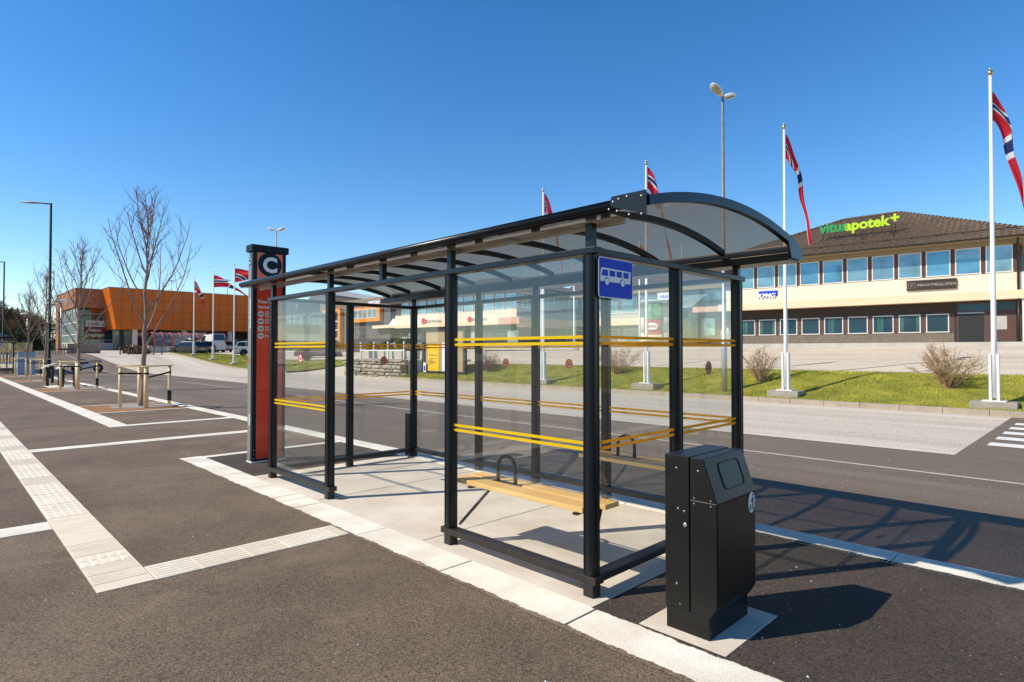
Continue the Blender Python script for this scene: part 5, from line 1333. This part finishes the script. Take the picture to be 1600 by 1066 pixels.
def leafy(name,x,y,z,rx,rz,n,mat,label,cat,grp,seed,leaf=.06,parent=None):
    g=random.Random(seed); b=MB(); vs=[];fs=[]
    lobes=[(V((g.uniform(-.5,.5)*rx,g.uniform(-.5,.5)*rx,g.uniform(.3,.9)*rz)),g.uniform(.35,.6)) for _ in range(7)]
    for i in range(n):
        c,r=g.choice(lobes); d=V((g.gauss(0,1),g.gauss(0,1),g.gauss(0,1))).normalized()*(g.random()**.4)
        p=V((x,y,z))+c+V((d.x*rx*r,d.y*rx*r,d.z*rz*r)); 
        u=V((g.gauss(0,1),g.gauss(0,1),g.gauss(0,1))).normalized(); w_=u.orthogonal().normalized(); s=leaf*g.uniform(.6,1.4); o=len(vs)
        vs+= [tuple(p-u*s),tuple(p+w_*s*.5),tuple(p+u*s),tuple(p-w_*s*.5)]; fs.append((o,o+1,o+2,o+3))
    b.add(vs,fs); o=b.build(name,K[mat],parent,fix=False)
    if label: tag(o,label,cat,grp)
    return o
for k,(x,y,s) in enumerate(((23.6,39.2,.5),(23.9,37.6,.55),(23.4,34.6,.7),(23.4,31.2,.55))):
    leafy('planter_shrub',x,y,1.5,s,s*1.35,1300,'shrub',['yellow green shrub in the leftmost planter','yellow green shrub in the second planter behind the fence','largest yellow green shrub behind the white fence','yellow green shrub at the notice board end of the fence'][k],'shrub','shrubs behind the white fence',60+k)
leafy('green_shrub',37.6,21.0,2.0,1.1,1.5,1800,'shrub','yellow green shrub at the foot of the round tower','shrub',None,71,.08)
# white domed post by the pavilion
b=MB(); b.lathe([(.30,0),(.30,1.15),(.27,1.3),(.16,1.42),(.02,1.46)],(38.2,18.3,1.75),18); tag(b.build('domed_post',K['white']),'white domed post standing on the pavement before the pavilion','post')
b=MB(); b.tube([face(-.45,.9,2.06),face(-.45,.9,3.1)],.055,10); tag(b.build('yellow_bollard',K['posty']),'thin yellow post by the office entrance at the right edge','bollard')

# ------------------------------------------------------------------ notice board
t=thing('notice_board','dark framed beige notice board with a yellow poster on the lawn','notice board',(21.4,27.6,.2))
x=21.4; y0,y1,z0,z1=25.55,29.65,.30,3.0
b=MB(); f=.17
b.box(x,x+.16,y0,y1,z0,z0+f*.7); b.box(x,x+.16,y0,y1,z1-f,z1); b.box(x,x+.16,y0,y0+f,z0+f*.7,z1-f); b.box(x,x+.16,y1-f*1.4,y1,z0+f*.7,z1-f); b.build('frame',K['gutter'],t)
b=MB(); b.box(x+.10,x+.13,y0+f,y1-f,z0+.1,z1-.1); b.build('back_panel',K['boardb'],t)
b=MB(); b.box(x+.085,x+.098,28.05,29.15,.42,1.95); pp=b.build('poster',K['posty'],t)
b=MB()
for k,(zz,w_) in enumerate(((1.42,.55),(1.33,.9),(1.14,.75),(1.05,.35),(.98,.6),(.90,.7),(.82,.4))): b.box(x+.08,x+.0845,29.05-w_,29.05,zz,zz+.025)
b.build('poster_text',K['ink'],pp)
b=MB(); b.box(x+.079,x+.0845,28.4,28.95,1.96,2.0); b.build('poster_clip',K['bingog'],pp)
b=MB(); b.box(x+.085,x+.098,27.3,27.75,.42,2.1); b.build('paper',K['white2'],t)
b=MB(); b.box(x-.03,x-.001,29.2,29.45,.33,.92); q=b.build('leaflet',K['white2'],t); b=MB(); b.box(x-.036,x-.031,29.24,29.38,.42,.72); b.build('leaflet_print',K['bluesign'],q)
for y in (25.7,29.45):
    b=MB(); b.box(x+.17,x+.25,y-.05,y+.05,.0,1.2); b.build('leg',K['gutter'],t)

# ------------------------------------------------------------------ in front of the shopping centre
t=thing('trolley_shelter','trolley shelter with red hoops and curved clear roof before the shop entrance','trolley shelter',(23.8,89,1.5))
b=MB(); pr=[(-1.3,0),(-1.3,1.5)]+[(-1.3*cos(pi*k/10*.62),1.5+1.0*sin(pi*k/10*.62)) for k in range(1,11)]
def TS(u,v,q): return (q,88.5+u,1.55+v)
vs=[];fs=[]
for i,(u,v) in enumerate(pr): vs+=[TS(u,v,20.6),TS(u,v,27.0)]
for i in range(len(pr)-1): fs.append((2*i,2*i+2,2*i+3,2*i+1))
b.add(vs,fs); b.build('clear_cover',glass('trolley_cover',(.75,.75,.78),1,.3,(.6,.6,.65)),t)
for k in range(7):
    b=MB(); q=20.6+6.4*k/6; b.tube([TS(u-.03,v+.03,q) for u,v in pr],.06,6); b.build('hoop',K['bred'],t)
b=MB(); b.box(20.6,27.0,87.15,87.19,2.2,2.28); b.build('rail',K['bred'],t)
t=thing('ramp_wall','low pale ramp wall with end pier before the shop entrance','wall',(19.5,84,1.4))
b=MB(); b.box(18.2,19.4,83.8,84.3,1.0,2.05); b.box(19.2,19.6,83.7,84.4,1.0,2.3); b.build('wall',K['ltgrey'],t)
b=MB(); b.box(19.6,26.5,85.6,85.66,1.3,2.25); 
o=b.build('metal_railing',K['rail']); tag(o,'grey metal railing along the ramp below the trolley shelter','railing')
leafy('hedge',16.6,78,1.1,1.7,.9,2600,'brownbush','brown hedge strip behind thin posts before the shop','hedge',None,81,.12)
t=thing('post_fence','low fence of dark posts before the brown hedge','fence',(16.5,75.2,1.1))
for k in range(6):
    b=MB(); b.tube([(14.6+.8*k,75.5,.7),(14.6+.8*k,75.5,2.1)],.06,6); b.build('post',K['brown'],t)
b=MB(); b.box(14.5,18.8,75.48,75.52,2.05,2.12); b.build('rail',K['brown'],t)
b=MB(); b.box(10.6,13.6,80,80.5,.9,2.45); tag(b.build('brick_wall',K['bricks']),'low pale brick wall under the corner glazing of the shopping centre','wall')
t=thing('black_fence','black bar fence left of the low brick wall','fence',(9.3,78,1.2))
for k in range(12):
    b=MB(); b.box(7.9+.25*k,7.95+.25*k,77,77.05,.7,1.95); b.build('bar',K['black'],t)
b=MB(); b.box(7.85,10.75,76.98,77.07,1.8,1.87); b.build('rail',K['black'],t)
# motorcycle
t=thing('motorcycle','dark blue motorcycle parked behind the second tree guard','motorcycle',(8.6,55.5,hgt(8.6,55.5)),a+.95,)
for xx in (.72,-.72):
    b=MB(); vs=[];fs=[];n=20
    for k in range(n):
        aa=2*pi*k/n
        for rr_,w_ in ((.24,-.05),(.33,-.05),(.33,.05),(.24,.05)): vs.append((xx+rr_*cos(aa),w_,.33+rr_*sin(aa)))
    for k in range(n):
        for j in range(4): fs.append((k*4+j,((k+1)%n)*4+j,((k+1)%n)*4+(j+1)%4,k*4+(j+1)%4))
    b.add(vs,fs,0,True); o=b.build('wheel',K['tyre'],t,local=True); b=MB(); b.lathe([(.25,-.02),(.25,.02)],(0,0,0),16); b.v=[(xx+p[0],p[2],.33+p[1]) for p in b.v]; b.build('rim',K['rim'],o,local=True)
b=MB(); b.ell((.25,0,.82),(.38,.19,.2),12,8); b.ell((.58,0,.85),(.22,.22,.28),12,8); b.ell((-.62,0,.86),(.34,.15,.12),12,8); b.build('fairing',K['carblue'],t,local=True)
b=MB(); b.ell((-.25,0,.86),(.42,.16,.09),12,8); b.build('seat',K['black'],t,local=True)
b=MB(); b.box(-.35,.35,-.17,.17,.3,.68); b.tube([(.72,0,.33),(.5,0,1.0)],.05,8); b.tube([(-.72,.1,.33),(-.1,.1,.5)],.04,8); b.build('engine',K['steel'],t,local=True,bevel=.03)
b=MB(); b.tube([(.42,-.36,1.06),(.5,0,1.0),(.42,.36,1.06)],.02,8); b.build('handlebar',K['black'],t,local=True)
b=MB(); b.quad((.68,-.16,1.0),(.68,.16,1.0),(.5,.13,1.28),(.5,-.13,1.28)); b.build('windscreen',K['cglass'],t,local=True)
# pale blue cabinet, slatted fence and trees at the far left
t=thing('cabinet','pale blue cabinet standing before the distant shelter','cabinet',(4.85,52.6,0))
b=MB(); b.box(4.2,5.15,52.4,52.9,.0,1.55); b.build('body',K['bluec'],t,bevel=.02)
b=MB(); b.box(4.27,4.66,52.385,52.398,.1,1.48); b.build('door',K['bluec'],t)
b=MB(); b.box(4.17,5.18,52.37,52.93,1.552,1.6); b.build('top',K['grey'],t)
t=thing('slatted_fence','brown slatted wooden fence behind the distant shelter','fence',(2,67,0))
b=MB()
for k in range(42): b.box(-4+.22*k,-3.84+.22*k,67,67.04,-.2,2.5)
b.build('slats',K['ledge2'],t)
b=MB(); b.box(-4,5.2,67.05,67.1,.5,.62); b.box(-4,5.2,67.05,67.1,2.2,2.32); b.build('rail',K['brown'],t)
t=thing('low_pavilion','low dark roofed building at the left edge behind the fence','building',(-2,84,0))
b=MB(); b.box(-12,5.5,80,88,-.2,2.9); b.build('wall',K['brownlow'],t)
b=MB(); b.add([(-13,79,2.9),(6.5,79,2.9),(6.5,89,2.9),(-13,89,2.9),(-12,84,4.6),(3.2,84,4.4)],[(0,1,5,4),(1,2,5),(2,3,4,5),(3,0,4),(3,2,1,0)]); b.build('roof',K['gutter'],t)
def far_tree(x,y,H,rx,seed,label,mat='brownbush',n=9000):
    g=random.Random(seed); t=thing('bushy_tree',label,'tree',(x,y,0),0,'trees behind the far left road')
    b=MB(); b.tube([(x,y,-.5),(x,y,H*.35),(x+.3,y,H*.6)],[.35,.28,.12],8)
    for k in range(14): 
        aa=g.uniform(0,6.28); grow(b,(x,y,H*g.uniform(.2,.5)),(cos(aa)*rx*.7,sin(aa)*rx*.7,H*.45),H*.6,.12,.03,g,5,.1,.15,5)
    b.build('trunk',K['bark'],t,fix=False)
    vs=[];fs=[]
    lob=[(V((g.uniform(-1,1)*rx*.75,g.uniform(-1,1)*rx*.75,H*g.uniform(.3,.82))),g.uniform(.28,.5)) for _ in range(16)]
    for i in range(n):
        c,r=g.choice(lob); d=V((g.gauss(0,1),g.gauss(0,1),g.gauss(0,1))).normalized()*(g.random()**.35)
        p=V((x,y,0))+c+V((d.x*rx*r,d.y*rx*r,d.z*H*.36*r)); u=(d*.6+V((g.gauss(0,.5),g.gauss(0,.5),g.gauss(.5,.5)))).normalized(); w_=u.orthogonal().normalized(); s=g.uniform(.15,.42); o=len(vs)
        vs+=[tuple(p-u*s),tuple(p+w_*s*.16),tuple(p+u*s),tuple(p-w_*s*.16)]; fs.append((o,o+1,o+2,o+3))
    b=MB(); b.add(vs,fs); b.build('crown',K[mat],t,fix=False)
far_tree(4.5,112,10.8,5.2,90,'broad rounded brown winter tree at the far left')
far_tree(-3.5,118,11.5,4.5,91,'brown winter tree cut by the left edge of the picture')
far_tree(9.5,128,9.5,4.0,92,'lower brown winter tree left of the brick corner')
far_tree(8.2,98,5.0,3.2,93,'low green bushy tree between the lamp post and the brick corner','green',6000)
far_tree(14,150,9,6,94,'dark distant bushy tree behind the shopping centre corner','green',6000)
